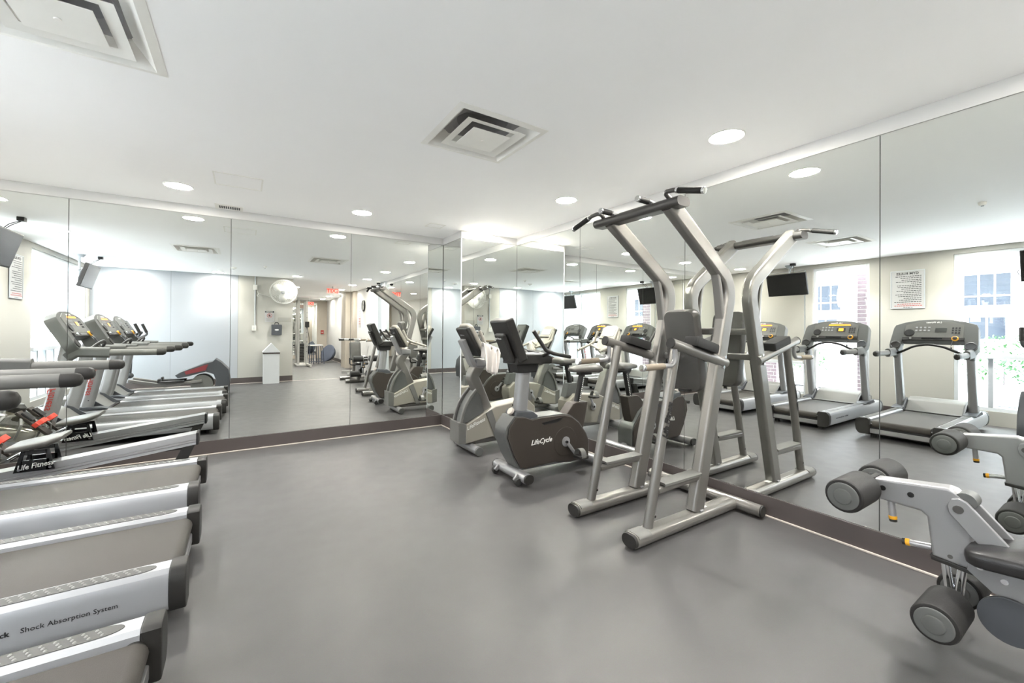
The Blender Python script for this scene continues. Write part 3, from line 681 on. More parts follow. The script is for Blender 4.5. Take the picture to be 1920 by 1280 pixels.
# ================================================================== dark upright exercise bike (faces -x)
def make_bike_dark():
    yc = 3.08
    t = thing('exercise_bike', 'upright exercise bike with dark brown shell and black console', 'exercise bike', (2.35, yc, 0))
    hw = 0.105
    ol = [(1.925, 0.575), (2.02, 0.565), (2.10, 0.535), (2.20, 0.545), (2.46, 0.545), (2.56, 0.52), (2.66, 0.45), (2.755, 0.33), (2.79, 0.25), (2.785, 0.10), (2.62, 0.085), (2.56, 0.082), (2.40, 0.105), (2.35, 0.112), (2.02, 0.105), (1.975, 0.118), (1.905, 0.23), (1.835, 0.40), (1.85, 0.49)]
    ol = [(x+0.03, z-0.015) for x, z in ol]
    sh = G().prism(ol, 'y', yc-hw+0.012, yc+hw-0.012, 0.0).build('shell', 'plastic_grey', t)
    inner = [(x+(2.36-x)*0.035, z+(0.32-z)*0.035) for x, z in ol]
    for s in (-1, 1):
        y0 = yc+s*(hw-0.0125); G().prism(inner, 'y', min(y0, y0+s*0.018), max(y0, y0+s*0.018), 0.010).build('side_cover', 'plastic_brown', t)
    ys = yc-hw-0.0058
    lg = text('logo_text', 'LifeCycle', 0.062, 'print_white', sh, (2.235, ys, 0.315), (1, 0, 0.03), (0, 0, 1), 0.35, 0.0012, bold=0.001)
    G().prism([(2.24, 0.475), (2.49, 0.505), (2.46, 0.48), (2.42, 0.463), (2.26, 0.455)], 'y', ys-0.001, ys+0.004).build('side_groove', 'black', sh)
    for s in (-1, 1):
        G().lathe([(0.135, 0), (0.133, 0.004), (0.128, 0.005), (0.005, 0.005)], (2.51, yc+s*(hw+0.005), 0.275), (0, s, 0), 36).build('crank_disc', 'plastic_brown', sh)
    # front neck block and post
    G().prism([(1.955, 0.52), (1.985, 0.60), (2.16, 0.585), (2.215, 0.545), (2.215, 0.50)], 'y', yc-0.09, yc+0.09, 0.018).build('neck_block', 'plastic_slate', t)
    G().sweep([(2.075, yc, 0.57), (2.108, yc, 0.945)], rrect(0.105, 0.125, 0.045, 6), (0, 1, 0)).build('front_post', 'silver_light', t)
    G().cyl((1.975, yc-0.02, 0.585), (1.955, yc-0.02, 0.60), 0.034, n=18, bev=0.006).build('adjust_knob', 'trim_cream', t)
    # console
    G().prism([(2.015, 0.925), (2.205, 0.925), (2.235, 1.02), (1.985, 1.02)], 'y', yc-0.075, yc+0.075, 0.012).build('console_neck', 'black', t)
    Mx = lambda o, ax: None
    dv = Vector((-0.40, 0, 0.917)); nv = Vector((-0.917, 0, -0.40)); c0 = Vector((2.005, yc, 1.055))
    def slab(poly, d0, d1, bev):
        g = G(); b = bmesh.new(); A = [b.verts.new(c0+Vector((0, 1, 0))*u+dv*w+nv*d0) for u, w in poly]; B = [b.verts.new(c0+Vector((0, 1, 0))*u+dv*w+nv*d1) for u, w in poly]; n = len(poly)
        b.faces.new(A); b.faces.new(B[::-1])
        for i in range(n): b.faces.new((A[i], B[i], B[(i+1) % n], A[(i+1) % n]))
        bmesh.ops.recalc_face_normals(b, faces=b.faces[:])
        if bev: bmesh.ops.bevel(b, geom=b.edges[:], offset=bev, segments=3, profile=0.5, affect='EDGES')
        g.bm(b); b.free(); return g
    con = slab([(-0.145, -0.03), (0.145, -0.03), (0.145, 0.365), (-0.145, 0.365)], -0.055, 0.03, 0.018).build('console', 'plastic_dark', t)
    slab([(-0.085, -0.02), (0.085, -0.02), (0.085, 0.255), (-0.085, 0.255)], 0.025, 0.068, 0.022).build('console_hump', 'plastic_dark', con)
    text('logo_text', 'Life Fitness', 0.022, 'print_white', con, c0+dv*0.215+nv*0.0685+Vector((0, 0.02, 0)), (0, -1, 0), dv, 0.2, 0.0006, bold=0.0004)
    slab([(-0.125, 0.01), (0.125, 0.01), (0.125, 0.34), (-0.125, 0.34)], -0.058, -0.054, 0.0).build('display', 'screen_dark', con)
    G().lathe([(0.006, 0), (0.006, 0.002)], c0+dv*0.355+nv*0.012, dv, 10).build('rivet', 'black', con)
    G().prism([(1.965, 1.005), (2.34, 1.0), (2.35, 1.06), (2.30, 1.085), (2.03, 1.092), (1.965, 1.06)], 'y', yc-0.125, yc+0.125, 0.016).build('console_tray', 'plastic_dark', t)
    G().box(2.10, 2.28, yc-0.09, yc+0.09, 1.088, 1.094, 0.003).build('tray_mat', 'print_grey', t)
    for s in (-1, 1):
        p = fillet([(2.17, yc+s*0.07, 1.06), (2.185, yc+s*0.19, 1.075), (2.235, yc+s*0.20, 1.115), (2.09, yc+s*0.185, 1.29)], [0.05, 0.02], 5)
        h = G().tube([(2.085, yc+s*0.185, 1.295), (2.215, yc+s*0.195, 1.125), (2.30, yc+s*0.20, 1.095), (2.49, yc+s*0.195, 1.062)], 0.017, 12, (0, 1, 0), 0.06).build('handlebar', 'plastic_dark', t)
        G().tube([(2.255, yc+s*0.20, 1.108), (2.24, yc+s*0.11, 1.07)], 0.016, 10).build('handlebar_root', 'plastic_dark', h)
    # seat tower, post and saddle
    G().prism([(2.56, 0.50), (2.65, 0.60), (2.69, 0.612), (2.84, 0.605), (2.80, 0.42), (2.755, 0.28), (2.62, 0.38)], 'y', yc-0.06, yc+0.06, 0.014).build('seat_tower', 'plastic_brown', t)
    po = G().sweep([(2.742, yc, 0.58), (2.815, yc, 0.885)], rrect(0.05, 0.062, 0.02, 4), (0, 1, 0)).build('seat_post', 'black', t)
    for k in range(14):
        f = 0.1+0.058*k; G().cyl((2.742+0.073*f+0.010, yc-0.0255, 0.58+0.305*f), (2.742+0.073*f+0.010, yc-0.0262, 0.58+0.305*f), 0.006, n=8).build('scale_mark', 'scale_white', po)
    saddle(t, 2.825, yc, 0.885)
    crank(t, yc, 2.51, 0.275, hw+0.012, math.radians(-52))
    # feet
    G().sweep([(1.995, yc-0.25, 0.062), (1.995, yc+0.25, 0.062)], rrect(0.078, 0.095, 0.036, 6), (0, 0, 1)).build('front_foot', 'silver_light', t)
    for s in (-1, 1):
        G().sweep([(1.995, yc+s*0.25, 0.062), (1.995, yc+s*0.268, 0.062)], rrect(0.074, 0.09, 0.034, 6), (0, 0, 1)).build('foot_cap', 'plastic_dark', t)
        w = G().cyl((1.935, yc+s*0.165, 0.033), (1.935, yc+s*0.205, 0.033), 0.032, n=18, bev=0.006).build('transport_wheel', 'rubber', t)
        G().prism([(1.995, 0.085), (1.94, 0.085), (1.905, 0.05), (1.925, 0.03), (1.96, 0.05), (1.995, 0.05)], 'y', yc+s*0.155-0.012, yc+s*0.155+0.012, 0.004).build('wheel_bracket', 'silver_light', t)
    G().sweep([(2.03, yc, 0.09), (2.83, yc, 0.075)], rrect(0.08, 0.06, 0.02), (0, 1, 0)).build('spine_tube', 'silver_light', t)
    G().sweep([(2.86, yc-0.25, 0.058), (2.86, yc+0.25, 0.058)], rrect(0.085, 0.085, 0.038, 6), (0, 0, 1)).build('rear_foot', 'silver_light', t)
    for s in (-1, 1): G().sweep([(2.86, yc+s*0.25, 0.058), (2.86, yc+s*0.265, 0.058)], rrect(0.08, 0.08, 0.036, 6), (0, 0, 1)).build('foot_cap', 'plastic_dark', t); G().cyl((2.86, yc+s*0.2, 0), (2.86, yc+s*0.2, 0.03), 0.022, n=12).build('leveler', 'rubber', t)
    return t
def saddle(t, x, y, z):
    vs_ = []; fs = []; nu, nv_ = 16, 20
    g = G()
    secs = [(-0.165, 0.028, 0.014), (-0.15, 0.05, 0.03), (-0.08, 0.062, 0.042), (0.0, 0.085, 0.048), (0.07, 0.118, 0.054), (0.13, 0.132, 0.056), (0.165, 0.118, 0.046), (0.18, 0.06, 0.02)]
    n = 20
    for dx, w, h in secs:
        for j in range(n):
            a = 2*PI*j/n; yy = w*math.copysign(abs(math.cos(a))**0.8, math.cos(a)); zz = h*math.copysign(abs(math.sin(a))**0.8, math.sin(a))
            vs_.append((x+dx, y+yy, z+0.03+zz*(1 if zz > 0 else 0.55)))
    for i in range(len(secs)-1):
        for j in range(n): fs.append((i*n+j, i*n+(j+1) % n, (i+1)*n+(j+1) % n, (i+1)*n+j))
    fs.append(tuple(range(n))); fs.append(tuple((len(secs)-1)*n+j for j in range(n)))
    s = g.add(vs_, fs).build('seat', 'vinyl_grey', t, 60)
    G().box(x-0.06, x+0.09, y-0.035, y+0.035, z-0.022, z+0.008, 0.008).build('seat_clamp', 'black', s)
def crank(t, yc, x, z, off, ang, L=0.165, mt='alu'):
    for s in (-1, 1):
        a = ang if s < 0 else ang+PI
        y = yc+s*off; px_, pz = x+L*math.cos(a), z+L*math.sin(a)
        c = G().lathe([(0.046, 0), (0.046, 0.006), (0.03, 0.009), (0.005, 0.010)], (x, y, z), (0, s, 0), 24).build('crank_hub', mt, t)
        G().sweep([(x, y+s*0.012, z), (px_, y+s*0.030, pz)], rrect(0.014, 0.036, 0.006), (0, 1, 0), True, [1.0, 0.8]).build('crank_arm', mt, c)
        G().cyl((x, y+s*0.008, z), (x, y+s*0.024, z), 0.013, n=12).build('crank_bolt', 'black', c)
        p = G().box(px_-0.05, px_+0.05, min(y+s*0.045, y+s*0.145), max(y+s*0.045, y+s*0.145), pz-0.014, pz+0.012, 0.006).build('pedal', 'plastic_dark', t)
        arc = [(px_-0.008, y+s*(0.048+0.0), pz+0.0)]+[(px_-0.008, y+s*(0.097-0.052*math.cos(PI*k/10)), pz+0.012+0.062*math.sin(PI*k/10)) for k in range(11)]+[(px_-0.008, y+s*0.149, pz)]
        G().sweep(arc, rrect(0.055, 0.004, 0.001), (1, 0, 0)).build('pedal_strap', 'plastic_mid', p)
        G().cyl((px_, y+s*0.03, pz), (px_, y+s*0.05, pz), 0.009, n=10).build('pedal_axle', 'chrome', p)
make_bike_dark()
# ================================================================== older silver bike with a towel on its handlebar
def make_bike_silver():
    yc = 4.04
    t = thing('exercise_bike', 'older grey-beige upright exercise bike with towel on its handlebar', 'exercise bike', (2.35, yc, 0))
    hw = 0.11
    lo = [(1.90, 0.115), (1.895, 0.33), (1.985, 0.305), (2.20, 0.41), (2.33, 0.465), (2.60, 0.495), (2.76, 0.51), (2.86, 0.42), (2.87, 0.33), (2.83, 0.17), (2.60, 0.13), (2.38, 0.105), (2.29, 0.135), (1.98, 0.10)]
    sh = G().prism(lo, 'y', yc-hw, yc+hw, 0.014, 3).build('shell', 'plastic_tan', t)
    for s in (-1, 1):
        y = yc+s*hw; a, b = sorted((y-s*0.002, y+s*0.010))
        G().prism([(2.205, 0.405), (2.275, 0.44), (2.395, 0.12), (2.33, 0.105)], 'y', a, b, 0.004).build('shell_rib', 'plastic_mid', sh)
        text('logo_text', 'LifeFitness', 0.055, 'print_white', sh, (2.085, yc+s*(hw+0.001), 0.30), (s*-0.93, 0, s*-0.36), (0.36*-1, 0, 0.93), 0.3, 0.001, bold=0.0005)
    G().prism([(1.885, 0.115), (1.882, 0.335), (1.975, 0.31), (1.97, 0.10)], 'y', yc-hw-0.004, yc+hw+0.004, 0.01).build('nose_cover', 'plastic_mid', sh)
    # fan guard
    arc = [(1.935, 0.31), (1.955, 0.40), (1.99, 0.49), (2.04, 0.57), (2.105, 0.645), (2.15, 0.60), (2.20, 0.42), (2.0, 0.32)]
    G().prism(arc, 'y', yc-0.085, yc+0.085, 0.006).build('flywheel_guard', 'plastic_grey', t)
    rim = [(1.92, 0.315), (1.94, 0.405), (1.975, 0.50), (2.03, 0.585), (2.10, 0.66)]
    for s in (-1, 1): G().sweep([(x, yc+s*0.085, z) for x, z in rim], rrect(0.03, 0.03, 0.008), (0, 1, 0)).build('guard_rim', 'plastic_mid', t)
    # column, crook shaped
    cp = [(2.245, 0.43), (2.145, 0.66), (2.055, 0.78), (2.13, 0.90), (2.185, 0.96)]
    col_ = G().sweep(fillet([(2.265, yc, 0.42), (2.135, yc, 0.70), (2.085, yc, 0.80), (2.19, yc, 0.94)], [0.2, 0.06], 6), rrect(0.125, 0.115, 0.02, 4), (0, 1, 0)).build('column', 'silver_paint', t)
    nk = G().sweep(fillet([(2.20, yc, 0.90), (2.10, yc, 0.905), (1.965, yc, 1.19)], 0.09, 6), rrect(0.13, 0.05, 0.016, 4), (0, 1, 0)).build('console_neck', 'silver_light', t)
    G().box(2.11, 2.25, yc-0.085, yc+0.085, 0.90, 0.985, 0.02).build('neck_clamp', 'silver_light', t)
    # console tilted slab
    dv = Vector((-0.50, 0, 0.866)); nv = Vector((-0.866, 0, -0.5)); c0 = Vector((2.16, yc, 1.03))
    def slab(poly, d0, d1, bev):
        g = G(); b = bmesh.new(); Y = Vector((0, 1, 0)); A = [b.verts.new(c0+Y*u+dv*w+nv*d0) for u, w in poly]; B = [b.verts.new(c0+Y*u+dv*w+nv*d1) for u, w in poly]; n = len(poly)
        b.faces.new(A); b.faces.new(B[::-1])
        for i in range(n): b.faces.new((A[i], B[i], B[(i+1) % n], A[(i+1) % n]))
        bmesh.ops.recalc_face_normals(b, faces=b.faces[:])
        if bev: bmesh.ops.bevel(b, geom=b.edges[:], offset=bev, segments=3, profile=0.5, affect='EDGES')
        g.bm(b); b.free(); return g
    con = slab([(-0.135, 0.0), (0.135, 0.0), (0.135, 0.35), (-0.135, 0.35)], 0.0, 0.045, 0.016).build('console', 'plastic_dark', t)
    slab([(-0.145, -0.01), (0.145, -0.01), (0.145, 0.335), (0.08, 0.372), (-0.08, 0.372), (-0.145, 0.335)], -0.045, 0.004, 0.014).build('console_face', 'plastic_tan', con)
    slab([(-0.11, 0.20), (0.11, 0.20), (0.11, 0.31), (-0.11, 0.31)], -0.050, -0.044, 0.002).build('display', 'print_grey', con)
    slab([(-0.12, 0.15), (0.12, 0.15), (0.12, 0.165), (-0.12, 0.165)], -0.06, -0.044, 0.002).build('book_ledge', 'plastic_dark', con)
    text('logo_text', 'Life Fitness', 0.02, 'print_grey', con, c0+dv*0.27+nv*0.0455+Vector((0, 0.03, 0)), (0, -1, 0), dv, 0.2, 0.0005)
    for s in (-1, 1):
        G().tube([(2.075, yc+s*0.20, 1.29), (2.135, yc+s*0.21, 1.15), (2.22, yc+s*0.215, 1.105), (2.45, yc+s*0.20, 1.035)], 0.018, 12, (0, 1, 0), 0.06).build('handlebar', 'plastic_tan', t)
    G().tube([(2.20, yc-0.21, 1.105), (2.175, yc, 1.02), (2.20, yc+0.21, 1.105)], 0.016, 12, (1, 0, 0), 0.08).build('handlebar_crossbar', 'plastic_tan', t)
    # seat
    G().prism([(2.66, 0.49), (2.68, 0.64), (2.82, 0.64), (2.87, 0.47)], 'y', yc-0.055, yc+0.055, 0.012).build('seat_tower', 'plastic_grey', t)
    po = G().sweep([(2.755, yc, 0.60), (2.815, yc, 0.88)], rrect(0.05, 0.06, 0.02, 4), (0, 1, 0)).build('seat_post', 'black', t)
    saddle(t, 2.81, yc, 0.88)
    crank(t, yc, 2.47, 0.33, hw+0.012, math.radians(60))
    for x, zc in ((2.045, 0.05), (2.78, 0.05)):
        G().sweep([(x, yc-0.245, zc), (x, yc+0.245, zc)], ell(0.044, 0.044, 20), (0, 0, 1)).build('foot_tube', 'silver_light', t)
        for s in (-1, 1): G().cyl((x, yc+s*0.245, zc), (x, yc+s*0.275, zc), 0.045, n=20, bev=0.006).build('foot_cap', 'plastic_grey', t)
    G().sweep([(2.045, yc, 0.088), (2.78, yc, 0.088)], rrect(0.07, 0.05, 0.012), (0, 1, 0)).build('spine_tube', 'silver_paint', t)
    return t
make_bike_silver()
# white towel hung over the near handlebar
def towel():
    g = G(); nu, nv_ = 14, 22; vs_ = []; fs = []
    for i in range(nv_+1):
        s = i/nv_*0.42-0.21      # length along the drape
        for j in range(nu+1):
            u = j/nu
            x = 2.10+0.19*u*(1-0.25*max(0, abs(s)-0.05)/0.16)+0.02*math.sin(9*abs(s))
            fold = 0.014*math.sin(u*17+s*9)+0.008*math.sin(u*31)
            side = -1 if s < 0 else 1
            if abs(s) < 0.05: y = 3.83+0.026*math.sin(s/0.05*PI/2); z = 1.150-0.35*(x-2.135)+0.012*math.cos(s/0.05*PI/2)
            else:
                d = abs(s)-0.05; k = 1.7 if side < 0 else 0.9
                y = 3.83+side*(0.026+0.02*d/0.16)+fold; z = 1.150-0.35*(x-2.135)-d*k-0.02*math.sin(u*PI)
            vs_.append((x, y+(fold*0.3), z))
    for i in range(nv_):
        for j in range(nu): fs.append((i*(nu+1)+j, i*(nu+1)+j+1, (i+1)*(nu+1)+j+1, (i+1)*(nu+1)+j))
    o = g.add(vs_, fs).build('towel', 'towel', None, 80)
    md = o.modifiers.new('thick', 'SOLIDIFY'); md.thickness = 0.006
    tag(o, 'crumpled white towel draped over the silver bike handlebar', 'towel')
towel()
# ================================================================== leg extension and curl bench (runs along -y)
def make_legbench():
    xc = 2.37
    t = thing('leg_extension_bench', 'silver leg extension bench with black foam rollers and padded seat', 'exercise machine', (xc, 0.0, 0))
    def roller(x0, x1, y, z, r=0.068):
        o = G().cyl((x0, y, z), (x1, y, z), r, n=30, bev=0.012).build('foam_roller', 'foam', t)
        for xe, s in ((x0, -1), (x1, 1)):
            G().lathe([(r*0.80, -0.002), (r*0.80, 0.003), (r*0.74, 0.006), (r*0.47, 0.006), (r*0.45, 0.010), (r*0.40, 0.012), (0.002, 0.0125)], (xe, y, z), (s, 0, 0), 30).build('end_disc', 'plastic_grey', o)
    yu, zu = 0.705, 0.622
    roller(2.09, 2.30, yu, zu); roller(2.44, 2.65, yu, zu)
    G().cyl((2.29, yu, zu), (2.45, yu, zu), 0.016, n=14).build('roller_shaft', 'chrome', t)
    G().cyl((2.30, yu, zu), (2.318, yu, zu), 0.034, n=16).build('shaft_collar', 'chrome', t); G().cyl((2.425, yu, zu), (2.44, yu, zu), 0.034, n=16).build('shaft_collar', 'chrome', t)
    yl, zl = 0.435, 0.255
    roller(2.09, 2.30, yl, zl); roller(2.44, 2.65, yl, zl)
    G().cyl((2.29, yl, zl), (2.45, yl, zl), 0.016, n=14).build('roller_shaft', 'chrome', t)
    # swing arm: horizontal head and hanging leg
    ax0, ax1 = xc-0.038, xc+0.038
    arm = [(0.675, 0.662), (0.665, 0.585), (0.655, 0.575), (0.525, 0.570), (0.508, 0.555), (0.492, 0.405), (0.385, 0.395), (0.372, 0.45), (0.395, 0.655), (0.43, 0.685), (0.45, 0.690)]
    a = G().prism(arm, 'x', ax0, ax1, 0.012, 3).build('swing_arm', 'silver_light', t)
    G().prism([(0.690, 0.668), (0.682, 0.575), (0.664, 0.572), (0.672, 0.666)], 'x', ax0-0.006, ax1+0.006, 0.004).build('arm_end_cap', 'plastic_dark', a)
    G().prism([(0.497, 0.410), (0.494, 0.392), (0.378, 0.382), (0.376, 0.40)], 'x', ax0-0.006, ax1+0.006, 0.004).build('leg_end_cap', 'plastic_dark', a)
    for y, z in ((0.645, 0.628), (0.555, 0.628)): G().cyl((ax0-0.002, y, z), (ax0+0.004, y, z), 0.011, n=12).build('bolt_hole', 'black', a)
    G().cyl((ax0-0.002, 0.44, 0.425), (ax0+0.004, 0.44, 0.425), 0.008, n=12).build('bolt_hole', 'steel_dark', a)
    # chrome slide rods to the lower rollers
    for y in (0.462, 0.412): G().cyl((xc, y, 0.40), (xc, yl+(y-0.437)*0.4, zl), 0.015, n=14).build('slide_rod', 'chrome', t)
    # pop pins
    def pin(p0, p1):
        p0 = Vector(p0); p1 = Vector(p1); d = (p1-p0)
        o = G().cyl(p0, p0+d*0.72, 0.0125, n=14).build('pull_pin', 'alu', t)
        G().cyl(p0+d*0.72, p0+d*0.88, 0.0145, n=14, bev=0.002).build('pin_band', 'yellow', o); G().cyl(p0+d*0.88, p1, 0.0135, n=14, bev=0.002).build('pin_tip', 'plastic_dark', o)
    pin((xc-0.01, 0.625, 0.575), (xc-0.01, 0.617, 0.487)); pin((xc-0.01, 0.497, 0.430), (xc-0.01, 0.588, 0.416))
    # pivot links either side of the arm, running back to the seat frame
    for s in (-1, 1):
        x = xc+s*0.048
        lk = [(0.445, 0.628), (0.435, 0.655), (0.415, 0.664), (0.393, 0.655), (0.27, 0.51), (0.25, 0.44), (0.355, 0.50), (0.44, 0.60)]
        l = G().prism(lk, 'x', x-0.009, x+0.009, 0.004).build('pivot_link', 'silver_light', t)
        G().cyl((x, 0.415, 0.622), (x+s*0.014, 0.415, 0.622), 0.015, n=14).build('pivot_bolt', 'steel_dark', l)
    G().cyl((xc-0.036, 0.40, 0.652), (xc+0.036, 0.40, 0.652), 0.032, n=22).build('pivot_drum', 'plastic_grey', t)
    # cam disc and frame plate beneath the seat
    G().cyl((xc-0.062, 0.285, 0.268), (xc-0.046, 0.285, 0.268), 0.082, n=32, bev=0.004).build('cam_disc', 'plastic_slate', t)
    G().prism([(0.385, 0.455), (0.395, 0.40), (0.33, 0.345), (0.25, 0.31), (0.02, 0.10), (-0.08, 0.08), (-0.08, 0.42), (0.2, 0.46)], 'x', xc-0.046, xc-0.034, 0.003).build('frame_plate', 'silver_light', t)
    G().prism([(0.385, 0.455), (0.395, 0.40), (0.33, 0.345), (0.25, 0.31), (0.02, 0.10), (-0.08, 0.08), (-0.08, 0.42), (0.2, 0.46)], 'x', xc+0.034, xc+0.046, 0.003).build('frame_plate', 'silver_light', t)
    for y, z in ((0.30, 0.40), (0.22, 0.37), (0.36, 0.425)): G().cyl((xc-0.05, y, z), (xc-0.046, y, z), 0.010, n=12).build('bolt', 'chrome', t)
    # seat: front edge drops over the frame
    Mx = Matrix.Translation((xc, 0.15, 0.475)) @ Matrix.Rotation(math.radians(-6), 4, 'X')
    G().pad(0.30, 0.48, 0.055, 0.05, 0.022, Mx).build('seat', 'vinyl', t)
    Mx = Matrix.Translation((xc, -0.40, 0.72)) @ Matrix.Rotation(math.radians(-78), 4, 'X')
    G().pad(0.27, 0.46, 0.06, 0.04, 0.015, Matrix.Translation((xc, -0.42, 0.74)) @ Matrix.Rotation(math.radians(-80), 4, 'X')).build('backrest', 'vinyl_grey', t)
    G().sweep(fillet([(xc, 0.10, 0.45), (xc, -0.50, 0.45), (xc, -0.56, 0.95)], 0.06), rrect(0.06, 0.08, 0.015), (1, 0, 0)).build('back_frame', 'silver_paint', t)
    G().sweep([(xc, -0.02, 0.05), (xc, -0.75, 0.05)], rrect(0.09, 0.09, 0.03), (1, 0, 0)).build('floor_beam', 'silver_paint', t)
    for y in (-0.02, -0.72):
        G().sweep([(xc-0.30, y, 0.045), (xc+0.30, y, 0.045)], rrect(0.085, 0.085, 0.035), (0, 0, 1)).build('floor_foot', 'silver_paint', t)
    for y0, z0, y1, z1 in ((-0.02, 0.06, 0.05, 0.45), (-0.55, 0.06, -0.50, 0.46)):
        G().sweep([(xc, y0, z0), (xc, y1, z1)], rrect(0.07, 0.09, 0.02), (1, 0, 0)).build('post', 'silver_paint', t)
    for s in (-1, 1): G().tube([(xc+s*0.05, 0.0, 0.43), (xc+s*0.20, -0.02, 0.43), (xc+s*0.21, -0.02, 0.60)], 0.014, 12, (0, 1, 0), 0.05).build('side_handle', 'black', t)
make_legbench()
# ================================================================== rowing machine along the far mirror (faces -x)
def make_rower():
    yc = 4.79
    t = thing('rowing_machine', 'aluminium rail rowing machine with clear water tank and red foot straps', 'exercise machine', (-1.3, yc, 0))
    def rz(x): return 0.347+(x+0.353)*0.124      # top of rail
    pts = [(-0.35, yc, rz(-0.35)-0.05), (-1.95, yc, rz(-1.95)-0.05)]
    rail = G().sweep(pts, [(0.075, 0.05), (0.06, 0.05), (0.058, 0.03), (0.075, 0.022), (0.075, 0.008), (0.069, 0.004), (0.075, 0.0), (0.075, -0.05), (-0.075, -0.05), (-0.075, 0.0), (-0.069, 0.004), (-0.075, 0.008), (-0.075, 0.022), (-0.058, 0.03), (-0.06, 0.05), (-0.075, 0.05)][::-1], (0, 1, 0)).build('seat_rail', 'alu', t, 25)
    G().box(-0.355, -0.335, yc-0.08, yc+0.08, rz(-0.345)-0.105, rz(-0.345)+0.004, 0.006).build('rail_end_cap', 'black', t)
    # rear leg leaning forward
    for s in (-1, 1):
        G().prism([(-0.36, 0.245), (-0.45, 0.235), (-0.55, 0.03), (-0.56, 0.0), (-0.46, 0.0), (-0.45, 0.03)], 'y', yc+s*0.055-0.015, yc+s*0.055+0.015, 0.005).build('rear_leg', 'plastic_dark', t)
    G().box(-0.66, -0.40, yc-0.055, yc+0.055, rz(-0.5)-0.118, rz(-0.5)-0.105, 0.004).build('rail_bracket', 'plastic_dark', t)
    G().sweep([(-0.51, yc-0.22, 0.025), (-0.51, yc+0.22, 0.025)], ell(0.025, 0.025, 16), (0, 0, 1)).build('rear_foot', 'plastic_dark', t)
    # seat and carriage
    cx = -1.345; zb = rz(cx)
    for s in (-1, 1):
        y0 = yc+s*0.088
        c = G()
        c.prism([(cx-0.115, zb-0.035), (cx-0.075, zb+0.125), (cx-0.055, zb+0.125), (cx-0.07, zb+0.05), (cx-0.07, zb-0.035)], 'y', y0-0.006, y0+0.006)
        c.prism([(cx+0.105, zb-0.035), (cx+0.075, zb+0.125), (cx+0.055, zb+0.125), (cx+0.06, zb+0.05), (cx+0.06, zb-0.035)], 'y', y0-0.006, y0+0.006)
        c.box(cx-0.075, cx+0.075, y0-0.006, y0+0.006, zb-0.035, zb+0.052); c.box(cx-0.06, cx+0.06, y0-0.006, y0+0.006, zb+0.095, zb+0.125)
        p = c.build('carriage_plate', 'black_gloss', t)
        text('logo_text', 'Life Fitness', 0.055, 'print_white', p, (cx, y0+s*0.007, zb+0.008), (-s, 0, s*-0.12), (-0.12*1, 0, 1), 0.3, 0.0008, bold=0.0008, squash=0.8)
        for dx in (-0.085, 0.08): G().cyl((cx+dx, y0, zb-0.015), (cx+dx, y0+s*0.010, zb-0.015), 0.009, n=10).build('bolt', 'chrome', p)
    vs_ = []; fs = []; secs = [(-0.15, 0.13, 0.0, 0.02), (-0.14, 0.16, 0.002, 0.045), (-0.07, 0.172, 0.004, 0.058), (0.0, 0.172, 0.012, 0.07), (0.07, 0.168, 0.025, 0.082), (0.125, 0.15, 0.05, 0.10), (0.15, 0.12, 0.07, 0.098)]; n = 22
    for dx, w, b0, b1 in secs:
        for j in range(n):
            a = 2*PI*j/n; ca, sa = math.cos(a), math.sin(a)
            vs_.append((cx+dx, yc+w*math.copysign(abs(ca)**0.5, ca), zb+0.125+(b0+b1)/2+(b1-b0)/2*math.copysign(abs(sa)**0.5, sa)))
    for i in range(len(secs)-1):
        for j in range(n): fs.append((i*n+j, i*n+(j+1) % n, (i+1)*n+(j+1) % n, (i+1)*n+j))
    fs.append(tuple(range(n))); fs.append(tuple((len(secs)-1)*n+j for j in range(n)))
    G().add(vs_, fs).build('seat', 'vinyl_grey', t, 50)
    # foot boards with red straps
    for s in (-1, 1):
        y0 = yc+s*0.12
        X = Matrix.Translation((-1.63, y0, 0.40)) @ Matrix.Rotation(math.radians(48), 4, 'Y')
        g = G(); g.X = X; g.box(-0.16, 0.15, -0.055, 0.055, -0.012, 0.012, 0.006); fb = g.build('foot_board', 'plastic_brown', t)
        g = G(); g.X = X; g.box(-0.13, -0.03, -0.045, 0.045, 0.012, 0.03, 0.004); g.build('toe_pad', 'black', fb)
        g = G(); g.X = X; g.sweep([(0.02, -0.062, -0.005), (0.02, -0.062, 0.03)]+[(0.02, -0.055*math.cos(PI*k/8), 0.035+0.045*math.sin(PI*k/8)) for k in range(9)]+[(0.02, 0.062, 0.03), (0.02, 0.062, -0.005)], rrect(0.042, 0.004, 0.001), (1, 0, 0)); g.build('foot_strap', 'strap_red', fb)
    G().sweep([(-1.47, yc-0.16, 0.30), (-1.47, yc+0.16, 0.30)], ell(0.014, 0.014, 12), (0, 0, 1)).build('heel_bar', 'chrome', t)
    # front frame and water tank
    G().sweep([(-1.72, yc, 0.10), (-2.2, yc, 0.06)], rrect(0.12, 0.10, 0.02), (0, 1, 0)).build('front_frame', 'alu', t)
    G().box(-2.22, -2.14, yc-0.26, yc+0.26, 0.0, 0.06, 0.012).build('front_foot', 'plastic_dark', t)
    ax = Vector((0.35, 0, 0.937)); c0 = Vector((-1.83, yc, 0.40))
    G().lathe([(0.20, -0.11), (0.265, -0.08), (0.28, 0.0), (0.265, 0.06), (0.19, 0.10), (0.08, 0.115), (0.03, 0.12)], c0, ax, 36).build('water_tank', 'tank_plastic', t)
